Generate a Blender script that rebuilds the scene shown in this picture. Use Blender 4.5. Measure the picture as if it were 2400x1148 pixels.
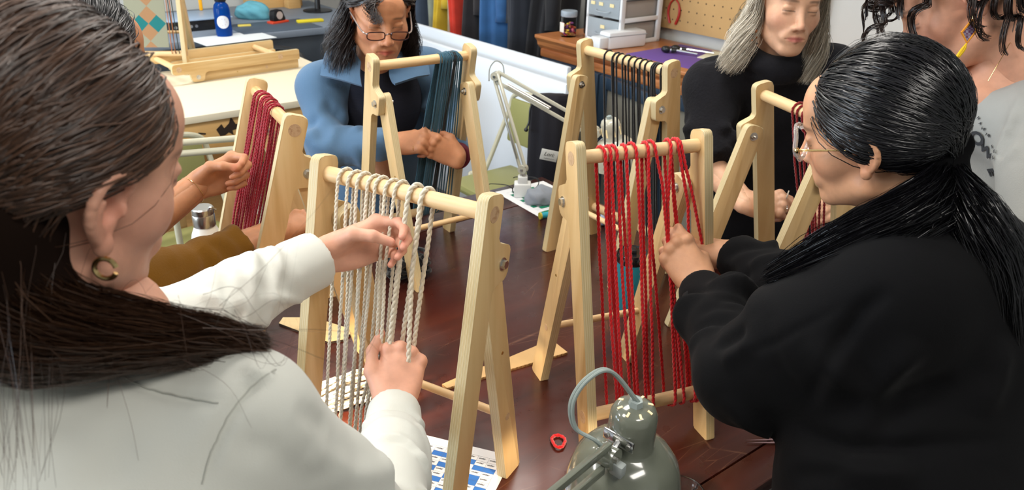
import bpy, bmesh, math, random
import numpy as np
from mathutils import Vector, Matrix
random.seed(7); rng = np.random.default_rng(7)
sc = bpy.context.scene
for o in list(bpy.data.objects): bpy.data.objects.remove(o)
PI = math.pi
# ---------------------------------------------------------------- camera
F = 1824.88; PITCH = math.radians(25.3733); ROLL = math.radians(1.2959); CZ = 1.7811
cam_d = bpy.data.cameras.new('camera'); cam = bpy.data.objects.new('camera', cam_d); sc.collection.objects.link(cam)
cam_d.sensor_width = 36; cam_d.lens = 36*F/2400; cam_d.clip_start = .02
_fw = Vector((0, math.cos(PITCH), -math.sin(PITCH))); _up = Vector((0, math.sin(PITCH), math.cos(PITCH)))
_r = Vector((1, 0, 0))*math.cos(ROLL) + _up*math.sin(ROLL); _u = _up*math.cos(ROLL) - Vector((1, 0, 0))*math.sin(ROLL)
cam.matrix_world = Matrix(((_r.x, _u.x, -_fw.x, 0), (_r.y, _u.y, -_fw.y, 0), (_r.z, _u.z, -_fw.z, CZ), (0, 0, 0, 1)))
sc.camera = cam
cam_d.dof.use_dof = True; cam_d.dof.focus_distance = 1.35; cam_d.dof.aperture_fstop = 8.5
# ---------------------------------------------------------------- view
sc.view_settings.view_transform = 'Standard'; sc.view_settings.look = 'None'; sc.view_settings.gamma = 1
sc.view_settings.use_curve_mapping = False; sc.view_settings.exposure = 0.12
# ---------------------------------------------------------------- world and large lights
wd = bpy.data.worlds.new('world'); sc.world = wd; wd.use_nodes = True
wd.node_tree.nodes['Background'].inputs[0].default_value = (.85, .92, 1, 1); wd.node_tree.nodes['Background'].inputs[1].default_value = .6
RA = math.radians(38); EA = np.array([math.cos(RA), math.sin(RA)]); EB = np.array([-EA[1], EA[0]])
def R(a, b, z): return np.array([a*EA[0]+b*EB[0], a*EA[1]+b*EB[1], z])       # room axes -> world
def area(name, loc, rot, sx, sy, power, col):
    l = bpy.data.lights.new(name, 'AREA'); l.shape = 'RECTANGLE'; l.size = sx; l.size_y = sy; l.energy = power; l.color = col
    o = bpy.data.objects.new(name, l); sc.collection.objects.link(o); o.location = loc; o.rotation_euler = rot; return o
CEIL = 2.95
LIGHTS = [(-.6, 1.2), (1.3, 1.6), (-.2, 3.9), (1.6, 4.0), (.6, -.8), (-1.9, 2.6)]
for i, (a_, b_) in enumerate(LIGHTS):
    area('ceiling_lamp_light', R(a_, b_, CEIL-.06), (0, 0, RA), 1.15, .5, 25, (1, .95, .88))
WIN = [(-2.92, 2.2), (-2.92, 4.3)]                                        # windows in the left wall: daylight
for a_, b_ in WIN:
    area('window_light', R(a_+.06, b_, 1.6), (PI/2, 0, RA-PI/2), 1.5, 1.2, 75, (.70, .85, 1))
# ---------------------------------------------------------------- pixel helpers (photo 2400x1148)
C0 = np.array([0, 0, CZ])
def ray(u, v):
    a = u-1200; b = v-574; c, s = math.cos(ROLL), math.sin(ROLL)
    x = (a*c+b*s)/F; y = -(-a*s+b*c)/F
    return np.array([x, math.sin(PITCH)*y+math.cos(PITCH), math.cos(PITCH)*y-math.sin(PITCH)])
def P(u, v, d): return C0+ray(u, v)*d
def atz(u, v, z): r = ray(u, v); return C0+r*((z-CZ)/r[2])
def at_a(u, v, a): r = ray(u, v); k = a/(r[:2]@EA); return C0+r*k            # hit the vertical plane a = const
def at_b(u, v, b): r = ray(u, v); k = b/(r[:2]@EB); return C0+r*k
CAMX = np.array([_r.x, _r.y, _r.z]); CAMU = np.array([_u.x, _u.y, _u.z]); CAMF = np.array([_fw.x, _fw.y, _fw.z])
# ---------------------------------------------------------------- materials
MATS = {}
def new_mat(name):
    m = bpy.data.materials.new(name); m.use_nodes = True; MATS[name] = m
    return m, m.node_tree, m.node_tree.nodes['Principled BSDF']
def c4(c): return (c[0], c[1], c[2], 1)
def srgb(h):
    h = h.lstrip('#'); v = [int(h[i:i+2], 16)/255 for i in (0, 2, 4)]
    return tuple(x/12.92 if x <= .04045 else ((x+.055)/1.055)**2.4 for x in v)
def node(nt, t, **kw):
    n = nt.nodes.new(t)
    for k, v in kw.items():
        if k in n.inputs: n.inputs[k].default_value = v
        else: setattr(n, k, v)
    return n
def mat(name, col, rough=.5, metal=0., var=0., scale=20., bump=0., bscale=200., spec=.5, coat=0., trans=0., alpha=1., emit=None, estr=0., sheen=0., stretch=None, ior=1.45, sub=0.):
    if name in MATS: return MATS[name]
    m, nt, b = new_mat(name)
    if isinstance(col, str): col = srgb(col)
    b.inputs['Base Color'].default_value = c4(col); b.inputs['Roughness'].default_value = rough; b.inputs['Metallic'].default_value = metal
    b.inputs['Specular IOR Level'].default_value = spec; b.inputs['Coat Weight'].default_value = coat; b.inputs['IOR'].default_value = ior
    b.inputs['Transmission Weight'].default_value = trans; b.inputs['Alpha'].default_value = alpha
    b.inputs['Sheen Weight'].default_value = sheen
    if sub: b.inputs['Subsurface Weight'].default_value = sub; b.inputs['Subsurface Radius'].default_value = (.012, .005, .003); b.inputs['Subsurface Scale'].default_value = 1
    if emit: b.inputs['Emission Color'].default_value = c4(emit); b.inputs['Emission Strength'].default_value = estr
    if var or bump:
        tc = node(nt, 'ShaderNodeTexCoord'); mp = node(nt, 'ShaderNodeMapping'); nt.links.new(tc.outputs['Object'], mp.inputs[0])
        if stretch: mp.inputs['Scale'].default_value = stretch
    if var:
        n = node(nt, 'ShaderNodeTexNoise', Scale=scale, Detail=5.); nt.links.new(mp.outputs[0], n.inputs['Vector'])
        mx = node(nt, 'ShaderNodeMix', data_type='RGBA')
        mx.inputs[6].default_value = c4([x*(1-var) for x in col]); mx.inputs[7].default_value = c4([min(1, x*(1+var)) for x in col])
        nt.links.new(n.outputs['Fac'], mx.inputs[0]); nt.links.new(mx.outputs[2], b.inputs['Base Color'])
    if bump:
        n2 = node(nt, 'ShaderNodeTexNoise', Scale=bscale, Detail=3.); nt.links.new(mp.outputs[0], n2.inputs['Vector'])
        bp = node(nt, 'ShaderNodeBump', Strength=bump, Distance=.002); nt.links.new(n2.outputs['Fac'], bp.inputs['Height']); nt.links.new(bp.outputs[0], b.inputs['Normal'])
    return m
def ramp(nt, stops):
    r = node(nt, 'ShaderNodeValToRGB'); e = r.color_ramp.elements
    while len(e) < len(stops): e.new(.5)
    for i, (p, c) in enumerate(stops): e[i].position = p; e[i].color = c4(srgb(c) if isinstance(c, str) else c)
    return r
def wood(name, c1, c2, c3, axis='Z', scale=6., rough=.45, coat=0., fine=60.):
    """grain running along an object axis"""
    m, nt, b = new_mat(name); b.inputs['Roughness'].default_value = rough; b.inputs['Coat Weight'].default_value = coat
    tc = node(nt, 'ShaderNodeTexCoord'); mp = node(nt, 'ShaderNodeMapping'); s = {'X': (.09, 1, 1), 'Y': (1, .09, 1), 'Z': (1, 1, .09)}[axis]
    mp.inputs['Scale'].default_value = s; nt.links.new(tc.outputs['Object'], mp.inputs[0])
    n = node(nt, 'ShaderNodeTexNoise', Scale=scale, Detail=6., Distortion=1.2); nt.links.new(mp.outputs[0], n.inputs['Vector'])
    f = node(nt, 'ShaderNodeTexNoise', Scale=fine, Detail=3.); nt.links.new(mp.outputs[0], f.inputs['Vector'])
    a = node(nt, 'ShaderNodeMath', operation='MULTIPLY_ADD'); a.inputs[1].default_value = .35; nt.links.new(f.outputs['Fac'], a.inputs[0]); nt.links.new(n.outputs['Fac'], a.inputs[2])
    r = ramp(nt, [(.45, c1), (.68, c2), (.86, c3)]); nt.links.new(a.outputs[0], r.inputs[0]); nt.links.new(r.outputs[0], b.inputs['Base Color'])
    bp = node(nt, 'ShaderNodeBump', Strength=.06, Distance=.001); nt.links.new(f.outputs['Fac'], bp.inputs['Height']); nt.links.new(bp.outputs[0], b.inputs['Normal'])
    return m
# ---------------------------------------------------------------- object helpers
COL = sc.collection
def tag(o, label=None, cat=None, group=None, kind=None):
    if label: o['label'] = label
    if cat: o['category'] = cat
    if group: o['group'] = group
    if kind: o['kind'] = kind
    return o
def empty(name, loc=(0, 0, 0), rz=0., label=None, cat=None, group=None):
    o = bpy.data.objects.new(name, None); COL.objects.link(o); o.location = Vector(loc); o.rotation_euler = (0, 0, rz); o.empty_display_size = .05
    return tag(o, label, cat, group)
def mesh_obj(name, V, Fc, mats, parent=None, smooth=True, angle=35., mi=None, loc=None, rz=0.):
    me = bpy.data.meshes.new(name); me.from_pydata([tuple(v) for v in V], [], Fc)
    if not isinstance(mats, (list, tuple)): mats = [mats]
    for m in mats: me.materials.append(m)
    if mi is not None: me.polygons.foreach_set('material_index', np.array(mi, dtype=np.int32))
    if smooth:
        me.polygons.foreach_set('use_smooth', np.ones(len(me.polygons), dtype=bool))
        if angle: me.set_sharp_from_angle(angle=math.radians(angle))
    me.update(); o = bpy.data.objects.new(name, me); COL.objects.link(o)
    if parent: o.parent = parent
    if loc is not None: o.location = Vector(loc)
    if rz: o.rotation_euler = (0, 0, rz)
    return o
def frame(d):
    d = np.array(d, float); d = d/np.linalg.norm(d); h = np.array([0, 0, 1.]) if abs(d[2]) < .9 else np.array([1., 0, 0])
    x = np.cross(h, d); x /= np.linalg.norm(x); return x, np.cross(d, x), d
class MB:
    def __init__(s): s.V = []; s.F = []; s.M = []
    def add(s, V, Fc, m=0):
        n = len(s.V); s.V += [tuple(map(float, v)) for v in V]; s.F += [tuple(i+n for i in f) for f in Fc]; s.M += [m]*len(Fc); return s
    def box(s, c, size, m=0, bev=.0, rot=None):
        bm = bmesh.new(); bmesh.ops.create_cube(bm, size=1)
        for v in bm.verts: v.co = Vector((v.co.x*size[0], v.co.y*size[1], v.co.z*size[2]))
        if bev: bmesh.ops.bevel(bm, geom=bm.edges[:], offset=min(bev, min(size)*.45), segments=2, profile=.5, affect='EDGES')
        bm.verts.index_update(); V = [np.array(v.co) for v in bm.verts]; Fc = [[v.index for v in f.verts] for f in bm.faces]; bm.free()
        if rot is not None: V = [rot@v for v in V]
        return s.add([v+np.array(c) for v in V], Fc, m)
    def cyl(s, p, q, r0, r1=None, n=16, m=0, caps=True):
        r1 = r0 if r1 is None else r1; p = np.array(p, float); q = np.array(q, float); x, y, _ = frame(q-p)
        V = []; 
        for c, r in ((p, r0), (q, r1)):
            for i in range(n): a = 2*PI*i/n; V.append(c+r*(math.cos(a)*x+math.sin(a)*y))
        Fc = [(i, (i+1) % n, n+(i+1) % n, n+i) for i in range(n)]
        if caps: Fc += [tuple(range(n-1, -1, -1)), tuple(range(n, 2*n))]
        return s.add(V, Fc, m)
    def lathe(s, prof, c=(0, 0, 0), n=32, m=0, axis=None, close=False):
        """prof: (radius, height)"""
        c = np.array(c, float); x, y, z = frame(axis) if axis is not None else (np.array([1., 0, 0]), np.array([0, 1., 0]), np.array([0, 0, 1.]))
        V = []; k = len(prof)
        for r, h in prof:
            for i in range(n): a = 2*PI*i/n; V.append(c+z*h+max(r, 1e-5)*(math.cos(a)*x+math.sin(a)*y))
        Fc = []
        for j in range(k-1):
            for i in range(n): Fc.append((j*n+i, j*n+(i+1) % n, (j+1)*n+(i+1) % n, (j+1)*n+i))
        return s.add(V, Fc, m)
    def tube(s, path, r, n=8, m=0, closed=False, caps=True, flat=None):
        path = np.array(path, float); k = len(path); r = np.broadcast_to(np.array(r, float), (k,))
        T = np.gradient(path, axis=0) if not closed else np.roll(path, -1, 0)-np.roll(path, 1, 0)
        T /= np.linalg.norm(T, axis=1)[:, None]+1e-12
        x, y, _ = frame(T[0]); V = []
        for i in range(k):
            x = x-T[i]*(x@T[i]); x /= np.linalg.norm(x); y = np.cross(T[i], x)
            for j in range(n):
                a = 2*PI*j/n; V.append(path[i]+r[i]*(math.cos(a)*x+math.sin(a)*y*(flat or 1)))
        kk = k if closed else k-1
        Fc = [(i*n+j, i*n+(j+1) % n, ((i+1) % k)*n+(j+1) % n, ((i+1) % k)*n+j) for i in range(kk) for j in range(n)]
        if caps and not closed: Fc += [tuple(range(n-1, -1, -1)), tuple(range((k-1)*n, k*n))]
        return s.add(V, Fc, m)
    def sphere(s, c, r, n=16, k=10, m=0):
        r = np.broadcast_to(np.array(r, float), (3,)); c = np.array(c, float); V = [c+np.array([0, 0, r[2]])]
        for j in range(1, k):
            t = PI*j/k
            for i in range(n): a = 2*PI*i/n; V.append(c+r*np.array([math.sin(t)*math.cos(a), math.sin(t)*math.sin(a), math.cos(t)]))
        V.append(c-np.array([0, 0, r[2]])); Fc = [(0, 1+i, 1+(i+1) % n) for i in range(n)]
        for j in range(k-2):
            for i in range(n): a = 1+j*n+i; b_ = 1+j*n+(i+1) % n; Fc.append((a, a+n, b_+n, b_))
        L = len(V)-1; s0 = 1+(k-2)*n; Fc += [(L, s0+(i+1) % n, s0+i) for i in range(n)]
        return s.add(V, Fc, m)
    def prism(s, poly, x0, x1, bev=.0015, m_face=0, m_edge=0, fn=None):
        """poly: (y,z) outline extruded along x; fn maps (x,y,z)->point"""
        bm = bmesh.new(); lo = [bm.verts.new((x0, y, z)) for y, z in poly]; hi = [bm.verts.new((x1, y, z)) for y, z in poly]; n = len(poly)
        f0 = bm.faces.new(lo[::-1]); f1 = bm.faces.new(hi); caps = {f0, f1}
        for i in range(n): bm.faces.new((lo[i], lo[(i+1) % n], hi[(i+1) % n], hi[i]))
        if bev:
            ed = [e for f in (f0, f1) for e in f.edges]
            bmesh.ops.bevel(bm, geom=ed, offset=bev, segments=2, profile=.5, affect='EDGES')
        bmesh.ops.recalc_face_normals(bm, faces=bm.faces[:])
        bm.verts.index_update(); bm.normal_update()
        V = [np.array(v.co) for v in bm.verts]; Fc = [[v.index for v in f.verts] for f in bm.faces]
        ms = [m_face if abs(f.normal.x) > .99 else m_edge for f in bm.faces]; bm.free()
        if fn: V = [fn(v) for v in V]
        n0 = len(s.F); s.add(V, Fc, 0); s.M[n0:] = ms; return s
    def build(s, name, mats, parent=None, smooth=True, angle=35., loc=None, rz=0.):
        return mesh_obj(name, s.V, s.F, mats, parent, smooth, angle, s.M, loc, rz)
def round_poly(pts, rad, seg=5):
    out = []; n = len(pts)
    for i in range(n):
        p = np.array(pts[i], float); a = np.array(pts[i-1], float); b = np.array(pts[(i+1) % n], float); r = rad[i] if hasattr(rad, '__len__') else rad
        if r <= 0: out.append(tuple(p)); continue
        u = (a-p)/np.linalg.norm(a-p); v = (b-p)/np.linalg.norm(b-p); ang = math.acos(max(-1, min(1, u@v)))
        t = min(r/math.tan(ang/2), .45*np.linalg.norm(a-p), .45*np.linalg.norm(b-p)); p0 = p+u*t; p1 = p+v*t
        for k in range(seg+1):
            w = k/seg; out.append(tuple((1-w)**2*p0+2*w*(1-w)*p+w*w*p1))
    return out
def spline(pts, n=24, closed=False):
    """Catmull-Rom through points"""
    p = np.array(pts, float); m = len(p)
    if closed: q = np.vstack([p[-1], p, p[0], p[1]])
    else: q = np.vstack([2*p[0]-p[1], p, 2*p[-1]-p[-2]])
    segs = m if closed else m-1; out = []
    for t in np.linspace(0, segs, n, endpoint=not closed):
        i = min(int(t), segs-1); f = t-i; a, b, c, d = q[i:i+4]
        out.append(.5*((2*b)+(-a+c)*f+(2*a-5*b+4*c-d)*f*f+(-a+3*b-3*c+d)*f**3))
    return np.array(out)
def copy_tree(o, parent=None):
    c = o.copy(); COL.objects.link(c); c.parent = parent
    for ch in [x for x in bpy.data.objects if x.parent == o]: copy_tree(ch, c)
    return c

def text_part(name, body, size, m, parent, loc, rot, shear=0., width=None, bold=0.):
    cu = bpy.data.curves.new(name, 'FONT'); cu.body = body; cu.size = size; cu.shear = shear; cu.resolution_u = 3; cu.extrude = .0002; cu.align_x = 'LEFT'; cu.offset = bold
    ob = bpy.data.objects.new(name, cu); COL.objects.link(ob); dg = bpy.context.evaluated_depsgraph_get(); me = bpy.data.meshes.new_from_object(ob.evaluated_get(dg)); bpy.data.objects.remove(ob); bpy.data.curves.remove(cu)
    me.materials.clear(); me.materials.append(m); o = bpy.data.objects.new(name, me); COL.objects.link(o); o.parent = parent; o.location = Vector(loc); o.rotation_euler = rot; return o
# ================================================================ materials used in several places
def make_birch():
    face = wood('birch_face', '#d2ab70', '#e0bf8a', '#c39a5e', 'Z', 5., .42, .08, 45.)
    m, nt, b = new_mat('birch_ply_edge'); b.inputs['Roughness'].default_value = .5
    tc = node(nt, 'ShaderNodeTexCoord'); sx = node(nt, 'ShaderNodeSeparateXYZ'); nt.links.new(tc.outputs['Object'], sx.inputs[0])
    nz = node(nt, 'ShaderNodeTexNoise', Scale=90.); mp = node(nt, 'ShaderNodeMapping'); mp.inputs['Scale'].default_value = (1, .1, .1); nt.links.new(tc.outputs['Object'], mp.inputs[0]); nt.links.new(mp.outputs[0], nz.inputs['Vector'])
    a = node(nt, 'ShaderNodeMath', operation='MULTIPLY_ADD'); a.inputs[1].default_value = .0009; nt.links.new(nz.outputs['Fac'], a.inputs[0]); nt.links.new(sx.outputs['X'], a.inputs[2])
    k = node(nt, 'ShaderNodeMath', operation='MULTIPLY'); k.inputs[1].default_value = 1/.0042; nt.links.new(a.outputs[0], k.inputs[0])
    fr = node(nt, 'ShaderNodeMath', operation='FRACT'); nt.links.new(k.outputs[0], fr.inputs[0])
    r = ramp(nt, [(.0, '#b99b67'), (.12, '#e2cf9f'), (.45, '#eedfb8'), (.5, '#c3a873'), (.62, '#d8c08c'), (.95, '#e6d3a5')]); nt.links.new(fr.outputs[0], r.inputs[0])
    n2 = node(nt, 'ShaderNodeTexNoise', Scale=25.); mp2 = node(nt, 'ShaderNodeMapping'); mp2.inputs['Scale'].default_value = (20, 1, .15); nt.links.new(tc.outputs['Object'], mp2.inputs[0]); nt.links.new(mp2.outputs[0], n2.inputs['Vector'])
    mx = node(nt, 'ShaderNodeMix', data_type='RGBA', blend_type='MULTIPLY'); mx.inputs[0].default_value = .35; nt.links.new(r.outputs[0], mx.inputs[6]); nt.links.new(n2.outputs['Fac'], mx.inputs[7])
    nt.links.new(mx.outputs[2], b.inputs['Base Color'])
    dow = wood('birch_dowel', '#d6b07a', '#e3c292', '#c99f68', 'X', 9., .45, 0., 160.)
    end = wood('dowel_end_grain', '#c09a74', '#cfae88', '#b58d66', 'X', 60., .6, 0., 300.)
    return face, m, dow, end
BIRCH, PLYEDGE, DOWEL, DEND = make_birch()
STEEL = mat('zinc_steel', (.62, .6, .56), .28, 1.)
CHROME = mat('chrome', (.78, .78, .78), .12, 1.)
BLACKP = mat('black_plastic', (.012, .012, .013), .35)
WHITEP = mat('white_plastic', (.78, .8, .82), .35)
BLACKM = mat('black_metal', (.02, .02, .022), .4, .3)
# ================================================================ room
def plane_quad(name, pts, m, kind='structure'):
    o = mesh_obj(name, pts, [tuple(range(len(pts)))], m, smooth=False); return tag(o, kind=kind)
A0, A1, B0, B1 = -3.0, 3.30, -3.0, 5.9
floor_m = mat('grey_floor', '#5a5550', .5, var=.25, scale=3, bump=.05)
wall_m = mat('wall_paint', '#c9cac6', .75, var=.03, scale=4, bump=.04, bscale=300)
def slab(name, a0, a1, b0, b1, z0, z1, m, kind='structure', bev=0.):
    """box in room axes, built about its own centre"""
    c = R((a0+a1)/2, (b0+b1)/2, (z0+z1)/2)
    o = MB().box((0, 0, 0), (abs(a1-a0), abs(b1-b0), z1-z0), bev=bev).build(name, m, loc=c, rz=RA, smooth=bev > 0)
    if kind: tag(o, kind=kind)
    return o
slab('floor', A0, A1, B0, B1, -.1, 0, floor_m)
slab('ceiling', A0, A1, B0, B1, CEIL, CEIL+.1, mat('ceiling_white', (.75, .75, .73), .9))
slab('wall_back', A0-.1, A1+.1, B1, B1+.1, 0, CEIL, wall_m)
slab('wall_front', A0-.1, A1+.1, B0-.1, B0, 0, CEIL, wall_m)
slab('wall_right', A1, A1+.1, B0, B1, 0, CEIL, wall_m)
# left wall with two window openings
def wall_left():
    mb = MB(); cuts = sorted((b-.75, b+.75) for _, b in WIN); edges = [B0]+[x for c in cuts for x in c]+[B1]
    for i in range(0, len(edges), 2): mb.box((0, (edges[i]+edges[i+1])/2, CEIL/2), (.1, edges[i+1]-edges[i], CEIL))
    for c in cuts:
        mb.box((0, sum(c)/2, .5), (.1, 1.5, 1.0)); mb.box((0, sum(c)/2, (2.2+CEIL)/2), (.1, 1.5, CEIL-2.2))
    o = mb.build('wall_left', wall_m, smooth=False, loc=R(A0-.05, 0, 0), rz=RA); tag(o, kind='structure')
    for i, c in enumerate(cuts):
        w = MB(); bm_ = sum(c)/2
        for s in (-1, 0, 1): w.box((0, s*.72, .6), (.06, .06, 1.2), bev=.004)
        for z in (.03, 1.17): w.box((0, 0, z), (.06, 1.5, .06), bev=.004)
        fr = w.build('window_%d' % (i+1), mat('window_frame_white', (.8, .8, .8), .4), loc=R(A0-.05, bm_, 1.0), rz=RA); tag(fr, kind='structure')
        MB().box((0, 0, .6), (.006, 1.44, 1.14)).build('pane', mat('window_glass', (1, 1, 1), .0, trans=1., ior=1.02), fr, smooth=False)
wall_left()
lamp_emit = mat('ceiling_diffuser', (.9, .9, .88), .5, emit=(1, .96, .9), estr=2.2)
for i, (a_, b_) in enumerate(LIGHTS):
    t = empty('ceiling_light', R(a_, b_, CEIL), RA, 'white rectangular ceiling light panel '+['above the near edge of the work table', 'above the black-strung loom', 'above the plywood work bench', 'above the coat rail', 'above the open floor near the front wall', 'beside the windows'][i], 'ceiling light', 'ceiling light panels')
    MB().box((0, 0, -.02), (1.24, .6, .04), bev=.004).build('housing', WHITEP, t)
    MB().box((0, 0, -.043), (1.15, .5, .006)).build('diffuser', lamp_emit, t, smooth=False)
# ================================================================ large work table
def make_table():
    m, nt, b = new_mat('dark_table_veneer'); b.inputs['Roughness'].default_value = .27; b.inputs['Coat Weight'].default_value = .25; b.inputs['Coat Roughness'].default_value = .18
    tc = node(nt, 'ShaderNodeTexCoord'); mp = node(nt, 'ShaderNodeMapping'); mp.inputs['Scale'].default_value = (.12, 1, 1); nt.links.new(tc.outputs['Object'], mp.inputs[0])
    n = node(nt, 'ShaderNodeTexNoise', Scale=7., Detail=7., Distortion=.8); nt.links.new(mp.outputs[0], n.inputs['Vector'])
    r = ramp(nt, [(.3, '#2a0f0a'), (.55, '#451a10'), (.75, '#5a2616')]); nt.links.new(n.outputs['Fac'], r.inputs[0])
    # scratches: thin bright lines
    last = r.outputs[0]
    for k, (ang, sc_) in enumerate(((.6, 14.), (-.9, 18.), (1.9, 11.))):
        mp2 = node(nt, 'ShaderNodeMapping'); mp2.inputs['Rotation'].default_value = (0, 0, ang); mp2.inputs['Scale'].default_value = (.16, 1, 1); nt.links.new(tc.outputs['Object'], mp2.inputs[0])
        v = node(nt, 'ShaderNodeTexVoronoi', feature='DISTANCE_TO_EDGE', Scale=sc_); nt.links.new(mp2.outputs[0], v.inputs['Vector'])
        rr = ramp(nt, [(.0, (.6, .6, .6)), (.006, (0, 0, 0))]); nt.links.new(v.outputs['Distance'], rr.inputs[0])
        nn = node(nt, 'ShaderNodeTexNoise', Scale=5.+k); nt.links.new(tc.outputs['Object'], nn.inputs['Vector'])
        r2 = ramp(nt, [(.52, (0, 0, 0)), (.62, (.4, .4, .4))]); nt.links.new(nn.outputs['Fac'], r2.inputs[0])
        ml = node(nt, 'ShaderNodeMath', operation='MULTIPLY'); nt.links.new(rr.outputs[0], ml.inputs[0]); nt.links.new(r2.outputs[0], ml.inputs[1])
        mx = node(nt, 'ShaderNodeMix', data_type='RGBA'); nt.links.new(ml.outputs[0], mx.inputs[0]); nt.links.new(last, mx.inputs[6]); mx.inputs[7].default_value = c4(srgb('#a8785c')); last = mx.outputs[2]
    nt.links.new(last, b.inputs['Base Color'])
    nr = node(nt, 'ShaderNodeTexNoise', Scale=40., Detail=4.); nt.links.new(tc.outputs['Object'], nr.inputs['Vector'])
    mr = node(nt, 'ShaderNodeMapRange'); mr.inputs[3].default_value = .2; mr.inputs[4].default_value = .42; nt.links.new(nr.outputs['Fac'], mr.inputs[0]); nt.links.new(mr.outputs[0], b.inputs['Roughness'])
    edge = wood('table_edge_wood', '#7a4a26', '#8d5a30', '#6a3c1d', 'X', 5., .4)
    a0, a1 = .22, 1.80; bs = [.60, .672, 1.955, 2.13]
    t = empty('work_table', R((a0+a1)/2, 1.3, 0), RA, 'large dark brown work table with a scratched glossy top', 'table')
    for i in range(3):
        b0, b1 = bs[i]+.0015, bs[i+1]-.0015
        o = MB().box((0, 0, 0), (a1-a0, b1-b0, .03), bev=.003).build('table_leaf' if i != 1 else 'table_top', m, t, loc=(0, (b0+b1)/2-1.3, .735))
    MB().box((0, 0, 0), (a1-a0-.2, bs[3]-bs[0]-.2, .07), bev=.003).build('apron', edge, t, loc=(0, (bs[3]+bs[0])/2-1.3, .685))
    for sa in (-1, 1):
        for sb in (-1, 1):
            MB().lathe([(.02, 0), (.03, .05), (.026, .3), (.04, .55), (.04, .66)], n=16).build('leg', edge, t, loc=(sa*((a1-a0)/2-.16), (bs[0]+bs[3])/2-1.3+sb*((bs[3]-bs[0])/2-.16), 0))
    return t
make_table()
TZ = .75
# ================================================================ looms
S = .94
LW, SD, SB, QB, WL, LT, SLOW, SPLUG, DR = .0475, .5993, .5153, .0682, .0505, .0190, .1011, .3454, .0130
AL, BE = 11.2183, 12.871
LO = {'A': [-.2657, 1.0676, -29.2764, .322, 1.27, -2.67], 'E': [.3095, 1.2979, 20.8555, .258, 2.28, 3.27], 'D': [.4043, 2.304, 127.1146, .330, -3.07, -3.96],
      'C': [-.3597, 2.3599, 214.4087, .289, 1.54, 3.36], 'B': [-.7375, 1.6403, -60.3782, .336, 5.63, 0.], 'F': [.8012, 1.806, 108., .29, 0., 3.]}
def lparam(l):
    x, y, th, D, a, b = LO[l]; return np.array([x*S, y*S, TZ]), math.radians(th), D*S, math.radians(AL+a), math.radians(BE+b)
def lmat(l):
    o, th, D, a, b = lparam(l); c, s = math.cos(th), math.sin(th); return o, np.array([[c, -s, 0], [s, c, 0], [0, 0, 1]]), D, a, b
def lloc(l, x, s, q):          # loom-local point from (bar, along post, across post)
    a = lparam(l)[3]; return np.array([x, s*math.sin(a)+q*math.cos(a), s*math.cos(a)-q*math.sin(a)])
def lworld(l, x, s, q): o, Rm, *_ = lmat(l); return o+Rm@lloc(l, x, s, q)
def lhit(l, u, v, q=0.):       # pixel ray meets the loom's frame plane at depth q -> (x, s)
    o, Rm, D, a, b = lmat(l); n = Rm@np.array([0, math.cos(a), -math.sin(a)]); p0 = lworld(l, 0, .3, q); r = ray(u, v); k = ((p0-C0)@n)/(r@n)
    w = Rm.T@(C0+r*k-o); return w[0], w[1]*math.sin(a)+w[2]*math.cos(a), C0+r*k
def make_loom(l, label, lower=True):
    o, th, D, a, b = lparam(l); t = empty('tabletop_loom', o, th, label, 'loom', 'birch tabletop looms')
    build_loom(t, D, a, b, lower); return t
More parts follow.
